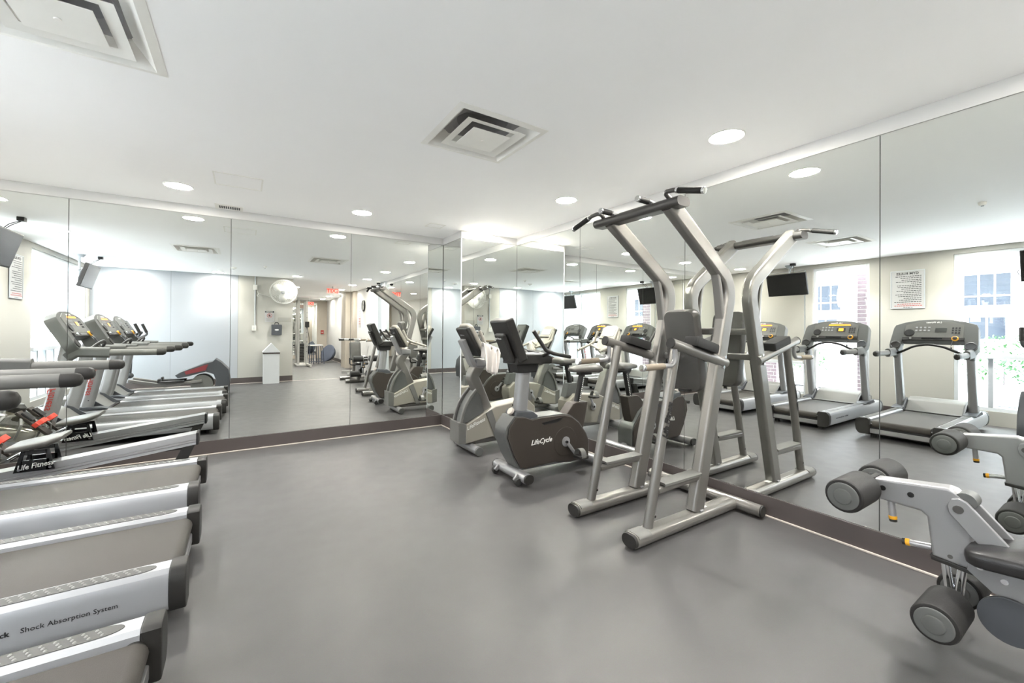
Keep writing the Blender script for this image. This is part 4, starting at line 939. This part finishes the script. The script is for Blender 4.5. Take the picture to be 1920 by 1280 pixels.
    for k in range(12):
        a = 2*PI*k/12; S = Vector((0.937, 0, -0.35)); T = Vector((0, 1, 0)); e = S*math.cos(a)+T*math.sin(a)
        G().sweep([c0+e*0.284-ax*0.07, c0+e*0.290, c0+e*0.27+ax*0.065, c0+e*0.20+ax*0.104], rrect(0.018, 0.008, 0.002), ax.cross(e)).build('tank_rib', 'plastic_mid', t)
    G().lathe([(0.06, 0), (0.06, 0.05), (0.03, 0.08)], c0+ax*0.115, ax).build('tank_hub', 'plastic_dark', t)
    G().box(-2.05, -2.0, yc-0.12, yc+0.12, 0.62, 0.74, 0.01).build('monitor', 'black', t)
    G().sweep([(-2.05, yc, 0.10), (-2.03, yc, 0.66)], rrect(0.06, 0.05, 0.01), (0, 1, 0)).build('monitor_post', 'plastic_dark', t)
make_rower()
# ================================================================== elliptical trainer beside the treadmills (behind the photographer's left)
def make_elliptical():
    yc = 0.56
    t = thing('elliptical_trainer', 'dark grey elliptical trainer with red stripe on its rear drive housing', 'exercise machine', (-1.0, yc, 0))
    ho = [(-0.24, 0.06), (-0.21, 0.30), (-0.24, 0.50), (-0.36, 0.64), (-0.45, 0.71), (-0.50, 0.66), (-0.62, 0.63), (-0.98, 0.48), (-1.06, 0.42), (-1.02, 0.37), (-0.90, 0.385), (-0.60, 0.47), (-0.48, 0.42), (-0.44, 0.30), (-0.46, 0.16), (-0.52, 0.06)]
    G().prism(ho, 'y', yc-0.20, yc+0.20, 0.015).build('drive_housing', 'plastic_slate', t)
    for s in (-1, 1):
        y = yc+s*0.202
        G().prism([(-0.56, 0.615), (-0.92, 0.485), (-0.90, 0.43), (-0.60, 0.50)], 'y', min(y, y+s*0.004), max(y, y+s*0.004)).build('red_stripe', 'stripe_red', t)
        G().cyl((-0.66, yc+s*0.14, 0.235), (-0.66, yc+s*0.17, 0.235), 0.175, n=36, bev=0.006).build('crank_disc', 'plastic_mid', t)
        G().sweep([(-0.66, yc+s*0.19, 0.30), (-1.20, yc+s*0.19, 0.24), (-1.70, yc+s*0.19, 0.36)], rrect(0.04, 0.06, 0.015), (0, 1, 0)).build('pedal_arm', 'silver_paint', t)
        p = G().box(-1.28, -0.92, yc+s*0.19-0.075, yc+s*0.19+0.075, 0.30, 0.325, 0.008).build('pedal', 'rubber', t)
        G().box(-1.30, -1.27, yc+s*0.19-0.075, yc+s*0.19+0.075, 0.30, 0.37, 0.006).build('pedal_lip', 'rubber', p)
        G().ball((-1.745, yc+s*0.21, 0.42), 0.05).build('ball_joint', 'plastic_slate', t)
        h = G().tube([(-1.745, yc+s*0.21, 0.42), (-1.73, yc+s*0.23, 0.95), (-1.62, yc+s*0.28, 1.12), (-1.52, yc+s*0.31, 1.17), (-1.60, yc+s*0.32, 1.36)], 0.018, 12, (0, 1, 0), 0.05).build('moving_handle', 'plastic_slate', t)
        G().cyl((-1.537, yc+s*0.313, 1.21), (-1.603, yc+s*0.32, 1.368), 0.023, n=14, bev=0.004).build('hand_grip', 'foam', h)
        G().sweep([(-0.45, yc+s*0.16, 0.05), (-1.95, yc+s*0.16, 0.05)], rrect(0.05, 0.07, 0.012), (0, 1, 0)).build('floor_rail', 'silver_paint', t)
    G().sweep([(-1.92, yc, 0.05), (-1.86, yc, 0.60), (-1.76, yc, 1.15)], rrect(0.12, 0.12, 0.04), (0, 1, 0)).build('upright', 'silver_paint', t)
    X = Matrix.Translation((-1.74, yc, 1.28)) @ Matrix.Rotation(math.radians(-30), 4, 'Y')
    g = G(); g.X = X; g.box(-0.04, 0.03, -0.20, 0.20, -0.16, 0.16, 0.02); c = g.build('console', 'plastic_grey', t)
    g = G(); g.X = X; g.box(0.029, 0.034, -0.12, 0.12, -0.02, 0.12, 0.002); g.build('display', 'screen_dark', c)
    G().tube([(-1.72, yc-0.20, 1.12), (-1.58, yc-0.14, 1.20), (-1.56, yc, 1.22), (-1.58, yc+0.14, 1.20), (-1.72, yc+0.20, 1.12)], 0.016, 12, (0, 0, 1), 0.08).build('fixed_bar', 'black', t)
    for x in (-0.40, -1.95): G().box(x-0.04, x+0.04, yc-0.28, yc+0.28, 0.0, 0.05, 0.012).build('floor_foot', 'plastic_dark', t)
make_elliptical()
# ================================================================== televisions hung from the ceiling
def tv(yc, label, cable=False):
    x, z = -2.22, 2.17
    t = thing('television', label, 'television', (x, yc, CZ))
    tilt = math.radians(16)
    X = Matrix.Translation((x, yc, z)) @ Matrix.Rotation(tilt, 4, 'Y')
    g = G(); g.X = X; g.box(-0.05, 0.0, -0.335, 0.335, -0.205, 0.205, 0.008); b = g.build('housing', 'black', t)
    g = G(); g.X = X; g.box(-0.001, 0.003, -0.322, 0.322, -0.188, 0.192, 0.001); g.build('screen', 'tv_screen', t)
    G().cyl((x-0.14, yc, CZ-0.05), (x-0.14, yc, CZ), 0.05, 0.085, n=24).build('ceiling_cup', 'frame_grey', t)
    G().cyl((x-0.14, yc, z+0.02), (x-0.14, yc, CZ-0.04), 0.018, n=14).build('pole', 'frame_grey', t)
    g = G(); g.X = X; g.box(-0.12, -0.05, -0.09, 0.09, -0.09, 0.09, 0.006); g.build('bracket', 'plastic_dark', t)
    G().box(x+0.06, x+0.12, yc-0.19, yc-0.11, CZ-0.045, CZ, 0.004).build('power_box', 'black', t)
    for dy in (-0.03, 0.03): G().tube([(x+0.09, yc-0.15+dy*0.4, CZ-0.04), (x+0.02, yc-0.10+dy, CZ-0.10), (x-0.04, yc-0.08+dy*0.5, z+0.20)], 0.004, 6, (0, 1, 0), 0.05).build('cable', 'black', t)
    G().tube([(x-0.10, yc+0.10, z+0.10), (x-0.16, yc+0.30, z+0.06), (x-0.13, yc+0.39, z-0.06), (x-0.10, yc+0.30, z-0.16)], 0.004, 6, (1, 0, 0), 0.08).build('cable', 'black', t)
tv(0.63, 'flat black television hung before the wide window')
tv(3.735, 'flat black television hung before the drawn cream blind')
# ================================================================== framed rules sign on the window wall
def rules_sign():
    y0, y1, z0, z1 = 1.945, 2.355, 1.685, 2.29; x = XC
    t = thing('rules_sign', 'framed white gym rules sign between two windows', 'sign', (x, (y0+y1)/2, z0))
    G().box(x, x+0.010, y0, y1, z0, z1, 0.002).build('board', 'sign_white', t)
    for a in ((y0, y1, z0, z0+0.012), (y0, y1, z1-0.012, z1), (y0, y0+0.012, z0+0.012, z1-0.012), (y1-0.012, y1, z0+0.012, z1-0.012)): G().box(x, x+0.016, *a, 0.002).build('frame', 'frame_grey', t)
    ym = (y0+y1)/2
    text('title_text', 'GYM RULES', 0.052, 'print_black', t, (x+0.0105, ym, z1-0.052), (0, 1, 0), (0, 0, 1), 0, 0.0006, bold=0.0012)
    random.seed(3)
    g = G(); r = G(); zz = z1-0.095
    lens = [0.92, 0.78, 0.72, 0.92, 0.35, 0.86, 0.84, 0.72, 0.88, 0.62, 0.92, 0.82, 0.66, 0.78, 0.96]
    def words_(gg, ln, zz, cen=False):
        yy = y0+0.03+(0.35*(1-ln)/2 if cen else 0.012); end = yy+0.335*ln
        while yy < end-0.012:
            w = min(random.uniform(0.012, 0.034), end-yy); gg.box(x+0.0098, x+0.0106, yy, yy+w, zz-0.0048, zz+0.0048); yy += w+0.007
    for i, ln in enumerate(lens):
        words_(g, ln, zz); zz -= 0.0275 if i not in (1, 4, 7, 9, 11, 13) else 0.031
    for ln in (0.86, 0.98): words_(r, ln, zz-0.006, True); zz -= 0.0265
    words_(g, 0.35, zz-0.01, True)
    tag(g.build('fine_print', 'print_dark', t), kind='stuff'); tag(r.build('red_print', 'print_red', t), kind='stuff')
rules_sign()
# ================================================================== things on the rear wall
t = thing('wall_fan', 'round white caged wall fan on the cream rear wall', 'fan', (0.86, YD, 2.16))
fc = Vector((0.80, YD+0.30, 2.185)); fa = Vector((-0.20, 0.95, -0.22)).normalized()
Sx = fa.cross(Vector((0, 0, 1))).normalized(); Sy = Sx.cross(fa)
RF = 0.285
for zoff, rr in ((-0.05, RF), (0.0, RF+0.005), (0.05, RF)): G().sweep([fc+fa*zoff+Sx*rr*math.cos(2*PI*k/36)+Sy*rr*math.sin(2*PI*k/36) for k in range(37)], ell(0.006, 0.006, 8), fa, False).build('cage_ring', 'fan_white', t)
g = G()
for k in range(44):
    a = 2*PI*k/44; e = Sx*math.cos(a)+Sy*math.sin(a)
    g.tube([fc+e*0.04+fa*0.085, fc+e*(RF*0.7)+fa*0.075, fc+e*RF+fa*0.05, fc+e*(RF+0.004), fc+e*RF-fa*0.05, fc+e*RF*0.6-fa*0.08, fc+e*0.06-fa*0.085], 0.003, 5, Sx if abs(math.cos(a)) < 0.5 else Sy)
tag(g.build('cage_wires', 'fan_white', t), kind='stuff')
G().lathe([(0.045, 0.078), (0.045, 0.09), (0.02, 0.095)], fc, fa).build('cage_badge', 'print_grey', t)
G().lathe([(0.06, -0.20), (0.075, -0.10), (0.06, -0.07), (0.03, -0.04), (0.025, 0.03)], fc, fa).build('motor', 'fan_white', t)
for k in range(3):
    a = 2*PI*k/3+0.4; v = []; f = []
    for i in range(7):
        r_ = 0.03+0.22*i/6; w = 0.02+0.10*math.sin(PI*min(1, i/6*0.8+0.15))
        for j in (-1, 1):
            aa = a+j*w/r_*0.5 if r_ > 0.05 else a+j*0.4
            aa = a+max(-0.7, min(0.7, j*w/r_))
            v.append(fc+(Sx*math.cos(aa)+Sy*math.sin(aa))*r_+fa*(j*0.022))
    for i in range(6): f.append((2*i, 2*i+1, 2*i+3, 2*i+2))
    o = G().add(v, f).build('blade', 'fan_white', t, 60); md = o.modifiers.new('thick', 'SOLIDIFY'); md.thickness = 0.003
G().tube([fc-fa*0.17, (0.93, YD+0.12, 2.12), (0.94, YD+0.02, 2.12)], 0.016, 10).build('arm', 'fan_white', t)
G().box(0.89, 0.99, YD, YD+0.03, 2.03, 2.21, 0.008).build('wall_plate', 'fan_white', t)
t = thing('outlet_box', 'white electrical boxes on a grey conduit running down the rear wall', 'outlet', (0.21, YD, 1.25))
G().cyl((0.225, YD+0.012, 1.36), (0.225, YD+0.012, CZ), 0.011, n=10).build('conduit', 'frame_grey', t)
G().box(0.185, 0.265, YD, YD+0.05, 2.22, 2.34, 0.005).build('upper_box', 'fan_white', t)
G().box(0.16, 0.25, YD, YD+0.05, 1.245, 1.37, 0.005).build('switch_box', 'fan_white', t)
G().box(0.195, 0.215, YD+0.05, YD+0.053, 1.285, 1.33, 0.001).build('switch', 'frame_grey', t)
G().tube([(0.26, YD+0.04, 2.2), (0.30, YD+0.05, 2.12), (0.24, YD+0.05, 2.08), (0.32, YD+0.04, 2.06), (0.27, YD+0.04, 2.15), (0.55, YD+0.03, 2.06), (0.90, YD+0.02, 2.10)], 0.006, 6, (0, 1, 0), 0.03).build('fan_cord', 'fan_white', t)
t = thing('notice_sign', 'small white notice sign with a crossed out circle on the rear wall', 'sign', (0.54, YD, 1.45))
G().box(0.425, 0.625, YD, YD+0.004, 1.455, 1.73, 0.001).build('board', 'sign_white', t)
G().box(0.43, 0.62, YD+0.0035, YD+0.005, 1.685, 1.725).build('header', 'print_black', t)
text('header_text', 'NOTICE', 0.036, 'print_white', t, (0.525, YD+0.0052, 1.705), (-1, 0, 0), (0, 0, 1), 0, 0.0004, bold=0.0006)
G().sweep([(0.525+0.05*math.cos(2*PI*k/30), YD+0.005, 1.615+0.05*math.sin(2*PI*k/30)) for k in range(31)], rrect(0.002, 0.008, 0.0005), (0, 1, 0), False).build('ban_ring', 'print_red', t)
G().sweep([(0.49, YD+0.005, 1.65), (0.56, YD+0.005, 1.58)], rrect(0.002, 0.008, 0.0005), (0, 1, 0)).build('ban_bar', 'print_red', t)
G().prism([(0.505, 1.59), (0.545, 1.59), (0.545, 1.62), (0.53, 1.64), (0.515, 1.64), (0.505, 1.62)], 'y', YD+0.0038, YD+0.0048).build('pictogram', 'print_black', t)
for k, w in enumerate((0.15, 0.12, 0.14)): G().box(0.525-w/2, 0.525+w/2, YD+0.0038, YD+0.0046, 1.53-k*0.022, 1.538-k*0.022).build('print_line', 'print_grey', t)
t = thing('paper_notice', 'pale yellow paper notice taped beside the notice sign', 'sign', (0.84, YD, 1.46))
G().box(0.70, 0.99, YD, YD+0.0015, 1.46, 1.575).build('sheet', 'blind', t)
for k in range(3): G().box(0.73, 0.96-0.05*k, YD+0.0012, YD+0.002, 1.535-k*0.025, 1.542-k*0.025).build('print_line', 'print_grey', t)
t = thing('wall_bag', 'dark grey fabric bag with white tag hung on the rear wall', 'bag', (0.67, YD, 1.14))
G().box(0.565, 0.785, YD, YD+0.10, 1.145, 1.40, 0.015).build('body', 'plastic_slate', t)
G().tube([(0.63, YD+0.05, 1.39), (0.64, YD+0.05, 1.45), (0.71, YD+0.05, 1.45), (0.72, YD+0.05, 1.39)], 0.008, 8, (0, 1, 0), 0.03).build('handle', 'black', t)
G().prism([(0.675+0.045*math.cos(2*PI*k/16), 1.27+0.016*math.sin(2*PI*k/16)) for k in range(16)], 'y', YD+0.0995, YD+0.102).build('tag', 'print_white', t)
t = thing('litter_bin', 'tall white litter bin with a pointed gable lid by rear wall', 'bin', (0.555, -0.90, 0))
bx0, bx1, by0, by1 = 0.39, 0.725, YD+0.03, YD+0.33
G().box(bx0, bx1, by0, by1, 0.0, 0.70, 0.006).build('body', 'bin_white', t)
G().box(bx0-0.008, bx1+0.008, by0-0.008, by1+0.008, 0.70, 0.735, 0.003).build('rim_band', 'base_taupe', t)
G().prism([(bx0-0.012, 0.735), (bx1+0.012, 0.735), (bx1+0.012, 0.75), ((bx0+bx1)/2, 0.955), (bx0-0.012, 0.75)], 'y', by0-0.012, by1+0.012, 0.004).build('gable_lid', 'bin_white', t)
# outlet on right mirror base (seen between the bikes)
t = thing('wall_socket', 'white wall socket plate low on the right mirror between the bikes', 'outlet', (XB, 3.62, 0.42))
G().box(XB-0.006, XB, 3.58, 3.66, 0.36, 0.48, 0.002).build('plate', 'fan_white', t)
for z in (0.395, 0.445): G().box(XB-0.008, XB-0.005, 3.604, 3.636, z-0.014, z+0.014, 0.001).build('receptacle', 'print_grey', t)
# ================================================================== back room
t = thing('wall_clock', 'round white wall clock with black rim on the right wall', 'clock', (XB-0.003, -2.70, 2.02))
G().lathe([(0.175, 0), (0.175, 0.03), (0.16, 0.04), (0.15, 0.03), (0.15, 0.02)], (XB-0.003, -2.70, 2.02), (-1, 0, 0), 36).build('rim', 'black', t)
G().lathe([(0.152, 0.018), (0.152, 0.022), (0.01, 0.0225)], (XB-0.003, -2.70, 2.02), (-1, 0, 0), 36).build('face', 'sign_white', t)
for a, l in ((0.7, 0.08), (2.4, 0.12)): G().sweep([(XB-0.028, -2.70, 2.02), (XB-0.028, -2.70+l*math.cos(a), 2.02+l*math.sin(a))], rrect(0.003, 0.012, 0.001), (1, 0, 0)).build('hand', 'black', t)
t = thing('wall_poster', 'pale printed poster sheet beside the wall clock', 'poster', (XB-0.003, -3.25, 1.5))
G().box(XB-0.006, XB-0.003, -3.42, -3.08, 1.35, 2.2).build('sheet', 'sign_white', t)
for k in range(9): G().box(XB-0.007, XB-0.0055, -3.38+0.02*(k % 3), -3.14-0.03*(k % 2), 2.1-k*0.08, 2.12-k*0.08).build('print_line', 'print_grey' if k < 6 else 'print_red', t)
def exit_sign(x, y, z, label, s=1.0):
    t = thing('exit_sign', label, 'sign', (x, y, CZ))
    G().box(x-0.17*s, x+0.17*s, y-0.02, y+0.02, z-0.075*s, z+0.075*s, 0.004).build('panel', 'exit_panel', t)
    text('exit_text', 'EXIT', 0.155*s, 'exit_red', t, (x, y+0.0215, z), (-1, 0, 0), (0, 0, 1), 0, 0.001, bold=0.004*s)
    G().cyl((x, y, z+0.07*s), (x, y, CZ), 0.012, n=10).build('stem', 'frame_white', t)
exit_sign(2.19, -2.55, 2.41, 'lit red EXIT sign hung nearest the opening to the back room')
exit_sign(2.25, -8.2, 2.33, 'lit red EXIT sign hung far down the back room')
# cable tower
t = thing('cable_machine', 'tall silver cable machine with weight stack in the back room', 'exercise machine', (1.72, -5.9, 0))
for x, y in ((1.60, -6.25), (1.86, -6.25), (1.60, -5.6), (1.86, -5.6)):
    G().box(x-0.035, x+0.035, y-0.035, y+0.035, 0.05, 2.33, 0.006).build('post', 'tower_silver', t)
G().box(1.53, 1.93, -6.35, -5.5, 0.0, 0.06, 0.012).build('base', 'tower_silver', t); G().box(1.53, 1.93, -6.35, -5.5, 2.30, 2.38, 0.012).build('top_frame', 'tower_silver', t)
for k in range(12): G().box(1.63, 1.83, -6.1, -5.98, 0.12+k*0.055, 0.165+k*0.055, 0.004).build('weight_plate', 'black', t)
for k in range(9): G().cyl((1.861, -5.564, 0.5+k*0.17), (1.861, -5.560, 0.5+k*0.17), 0.012, n=8).build('pin_hole', 'black', t)
G().box(1.80, 1.92, -5.58, -5.42, 1.35, 1.55, 0.01).build('carriage', 'black', t); G().tube([(1.86, -5.45, 1.4), (1.90, -5.2, 0.9), (1.90, -5.15, 0.55)], 0.01, 8).build('cable', 'black', t)
G().sweep([(1.86, -5.55, 0.06), (1.92, -4.95, 0.05)], rrect(0.08, 0.06, 0.02), (0, 0, 1)).build('floor_leg', 'tower_silver', t)
t = thing('step_bench', 'blue steel framed step stool bench in the back room', 'bench', (2.27, -6.5, 0))
G().box(2.03, 2.50, -6.75, -6.25, 0.66, 0.70, 0.01).build('top', 'tower_silver', t)
for x in (2.05, 2.18, 2.32, 2.48):
    for y in (-6.73, -6.27): G().tube([(x, y, 0.66), (x+(x-2.22)*0.18, y+(0.05 if y > -6.5 else -0.05), 0.0)], 0.016, 8).build('leg', 'blue_pad', t)
G().tube([(2.01, -6.22, 0.1), (2.53, -6.22, 0.1)], 0.014, 8).build('stretcher', 'blue_pad', t)
t = thing('balance_trainer', 'blue half dome balance trainer leaning on the back room wall', 'exercise equipment', (2.78, -6.95, 0))
ax = Vector((-0.75, 0.45, 0.35)).normalized(); c0 = Vector((2.76, -6.95, 0.36))
G().lathe([(0.33, -0.03), (0.345, 0.0), (0.335, 0.03)], c0, ax, 32).build('platform', 'blue_pad', t)
G().lathe([(0.31, -0.03), (0.30, -0.09), (0.25, -0.16), (0.15, -0.21), (0.02, -0.225)], c0, ax, 32).build('dome', 'ball_blue', t)
t = thing('fire_alarm', 'small red fire alarm pull on the tan end wall', 'alarm', (2.95, YE, 1.15))
G().box(2.88, 3.0, YE, YE+0.05, 1.08, 1.24, 0.006).build('box', 'print_red', t); G().box(2.90, 2.98, YE+0.05, YE+0.06, 1.14, 1.165, 0.002).build('pull_bar', 'print_white', t)
# cable pull-down station with bar, right side of back room
t = thing('lat_pulldown', 'silver pulldown machine with padded seat back past the opening', 'exercise machine', (2.7, -2.1, 0))
G().box(2.80, 2.94, -2.5, -2.38, 0.0, 1.02, 0.01).build('post', 'tower_silver', t)
G().sweep([(2.30, -2.1, 1.0), (3.05, -2.1, 1.0)], rrect(0.06, 0.06, 0.015), (0, 0, 1)).build('cross_bar', 'tower_silver', t)
for x in (2.36, 2.62): G().cyl((x-0.07, -2.1, 1.0), (x+0.07, -2.1, 1.0), 0.036, n=14).build('hand_grip', 'foam', t)
G().sweep([(2.87, -2.44, 0.98), (2.87, -2.05, 1.0)], rrect(0.06, 0.06, 0.015), (0, 0, 1)).build('arm', 'tower_silver', t)
for y in (-2.5, -1.75): G().box(2.45, 3.05, y-0.04, y+0.04, 0.0, 0.07, 0.01).build('floor_foot', 'tower_silver', t)
G().box(2.70, 2.78, -2.5, -1.75, 0.02, 0.08, 0.01).build('floor_beam', 'tower_silver', t)
G().pad(0.3, 0.3, 0.05, 0.04, 0.01, Matrix.Translation((2.74, -1.95, 0.46))).build('seat', 'vinyl', t); G().box(2.70, 2.78, -1.99, -1.91, 0.06, 0.46, 0.006).build('seat_post', 'tower_silver', t)
# ================================================================== outside the windows
struct(G().box(-40, XW, -30, 40, -0.2, -0.06), 'ground_street', 'asphalt', 'pale grey street outside the windows')
struct(G().box(-5.2, XW, -30, 40, -0.06, -0.02, 0.005), 'ground_pavement', 'pavement', 'concrete pavement strip along the building')
struct(G().box(-18.5, -14.5, -30, 40, -0.06, 0.02, 0.005), 'ground_far_pavement', 'pavement', 'pavement across the street')
t = thing('building', 'white apartment building with grey windows and balconies across the street', 'building', (-18.5, 5, 0))
G().box(-22, -18.0, -26, 34, -0.06, 11.0).build('wall', 'facade', t)
G().box(-18.0, -17.6, -26, 34, 3.95, 4.15).build('ledge', 'facade_band', t)
for z0, z1 in ((4.15, 4.2), (4.72, 4.78)): G().box(-17.75, -17.68, -26, 34, z0, z1).build('balcony_rail', 'frame_white', t)
for k in range(40): G().box(-17.73, -17.70, -25.9+k*1.5, -25.85+k*1.5, 4.2, 4.72).build('baluster', 'frame_white', t)
def fwin(y0, y1, z0, z1, cols, rowz):
    f = G()
    for a in ((y0-0.05, y1+0.05, z0-0.05, z0), (y0-0.05, y1+0.05, z1, z1+0.05), (y0-0.05, y0, z0, z1), (y1, y1+0.05, z0, z1)): f.box(-18.04, -17.94, *a)
    w = f.build('window', 'frame_white', t)
    ys = [y0+(y1-y0)*i/cols for i in range(cols+1)]; zs = [z0]+list(rowz)+[z1]
    for i in range(cols):
        for k in range(len(zs)-1): G().box(-18.01, -17.99, ys[i]+0.03, ys[i+1]-0.03, zs[k]+0.03, zs[k+1]-0.03).build('pane', 'facade_glass', w)
for k in range(-5, 9):
    yc = 3.59+2.66*k
    fwin(yc-0.63, yc+0.63, 2.36, 3.62, 3, (2.75,))
    if k % 2 == 0: fwin(yc-0.5, yc+0.5, 1.05, 1.95, 2, ())
    else: fwin(yc-0.4, yc+0.4, 0.1, 1.95, 1, (1.1,))
    fwin(yc-0.63, yc+0.63, 4.9, 6.4, 3, (5.4,)); fwin(yc-0.63, yc+0.63, 7.6, 9.2, 3, (8.1,))
    G().box(-18.05, -17.92, yc-0.75, yc+0.75, 1.98, 2.28).build('spandrel', 'facade_band', t)
# planters with shrubs
def shrub(x, y, z, r, h, n, label):
    t = thing('shrub', label, 'plant', (x, y, 0))
    G().box(x-0.25, x+0.25, y-r, y+r, -0.03, z, 0.02).build('planter', 'planter', t)
    g = G(); random.seed(int(abs(y)*100))
    for k in range(n):
        px_ = x+random.uniform(-0.3, 0.3); py = y+random.uniform(-r, r); pz = z+random.random()**0.8*h
        a = random.uniform(0, 2*PI); b = random.uniform(-0.5, 0.9); d = Vector((math.cos(a)*math.cos(b), math.sin(a)*math.cos(b), math.sin(b))); s_ = d.cross(Vector((0, 0, 1))).normalized()*0.022; L = random.uniform(0.07, 0.15)
        p = Vector((px_, py, pz)); g.add([p, p+d*L*0.5+s_, p+d*L, p+d*L*0.5-s_], [(0, 1, 2, 3)])
    tag(g.build('foliage', 'leaf', t, 30, fix=False), kind='stuff')
    for k in range(4): G().cyl((x+random.uniform(-.1, .1), y+r*(k-1.5)/2, z-0.02), (x, y+r*(k-1.5)/2, z+h*0.7), 0.012, 0.006, n=6).build('stem', 'brick', t)
shrub(-5.6, 1.35, 0.35, 0.75, 0.75, 900, 'leafy green shrub in pale planter beyond the wide window')
shrub(-5.6, -0.4, 0.35, 0.6, 0.7, 700, 'leafy green shrub beside another planter, opposite the television window')
shrub(-14.8, 3.1, 0.5, 0.7, 0.7, 500, 'shrub in planter across the street below the apartment windows')
shrub(-5.8, 4.9, 0.3, 0.5, 0.6, 600, 'low shrub in planter beyond the narrow window')
# patio umbrella on the far side of the street
t = thing('patio_umbrella', 'closed white street umbrella on a fat round base', 'umbrella', (-7.6, 4.62, -0.06))
G().lathe([(0.26, -0.06), (0.27, 0.0), (0.25, 0.26), (0.20, 0.30), (0.05, 0.30)], (-7.6, 4.62, 0), (0, 0, 1), 28).build('base', 'planter', t)
G().cyl((-7.6, 4.62, 0.25), (-7.6, 4.62, 3.1), 0.055, n=14).build('pole', 'frame_white', t)
G().lathe([(0.16, 2.0), (0.2, 2.25), (0.13, 2.8), (0.03, 3.2)], (-7.6, 4.62, 0), (0, 0, 1), 16).build('canopy', 'frame_white', t)
# brick pier outside the narrow window
def pier(x0, x1, y0, y1, zt, label):
    t = thing('brick_pier', label, 'brick pier', ((x0+x1)/2, (y0+y1)/2, 0))
    G().box(x0+0.006, x1-0.006, y0+0.006, y1-0.006, -0.03, zt).build('mortar', 'mortar', t)
    bh, gap = 0.065, 0.010; n = int(zt/(bh+gap)); proto = None
    w = (y1-y0-gap)/2; dx = (x1-x0-gap)/2
    for r in range(n):
        z = r*(bh+gap)
        for i in (0, 1):
            for k in (0, 1):
                if r % 2 == 0: a = (x0+i*(dx+gap), x0+i*(dx+gap)+dx, y0+k*(w+gap), y0+k*(w+gap)+w)
                else: a = (x0+i*(dx+gap), x0+i*(dx+gap)+dx, y0 if k == 0 else y0+w*0.5+gap, y0+w*0.5 if k == 0 else y1)
                key = (r % 2, i, k)
                if r < 2:
                    b = G().box(*a, z, z+bh, 0.003, 1).build('brick', 'brick', t); BR[(label, key)] = b
                else:
                    b = BR[(label, key)].copy(); COL.objects.link(b); b.location.z = z-(r % 2)*(bh+gap)
BR = {}
pier(-3.55, -3.2, 2.72, 2.98, 2.9, 'mauve brick pier just outside the narrow window')
pier(-3.55, -3.3, 4.40, 4.62, 2.9, 'mauve brick pier just outside the window with the blind')
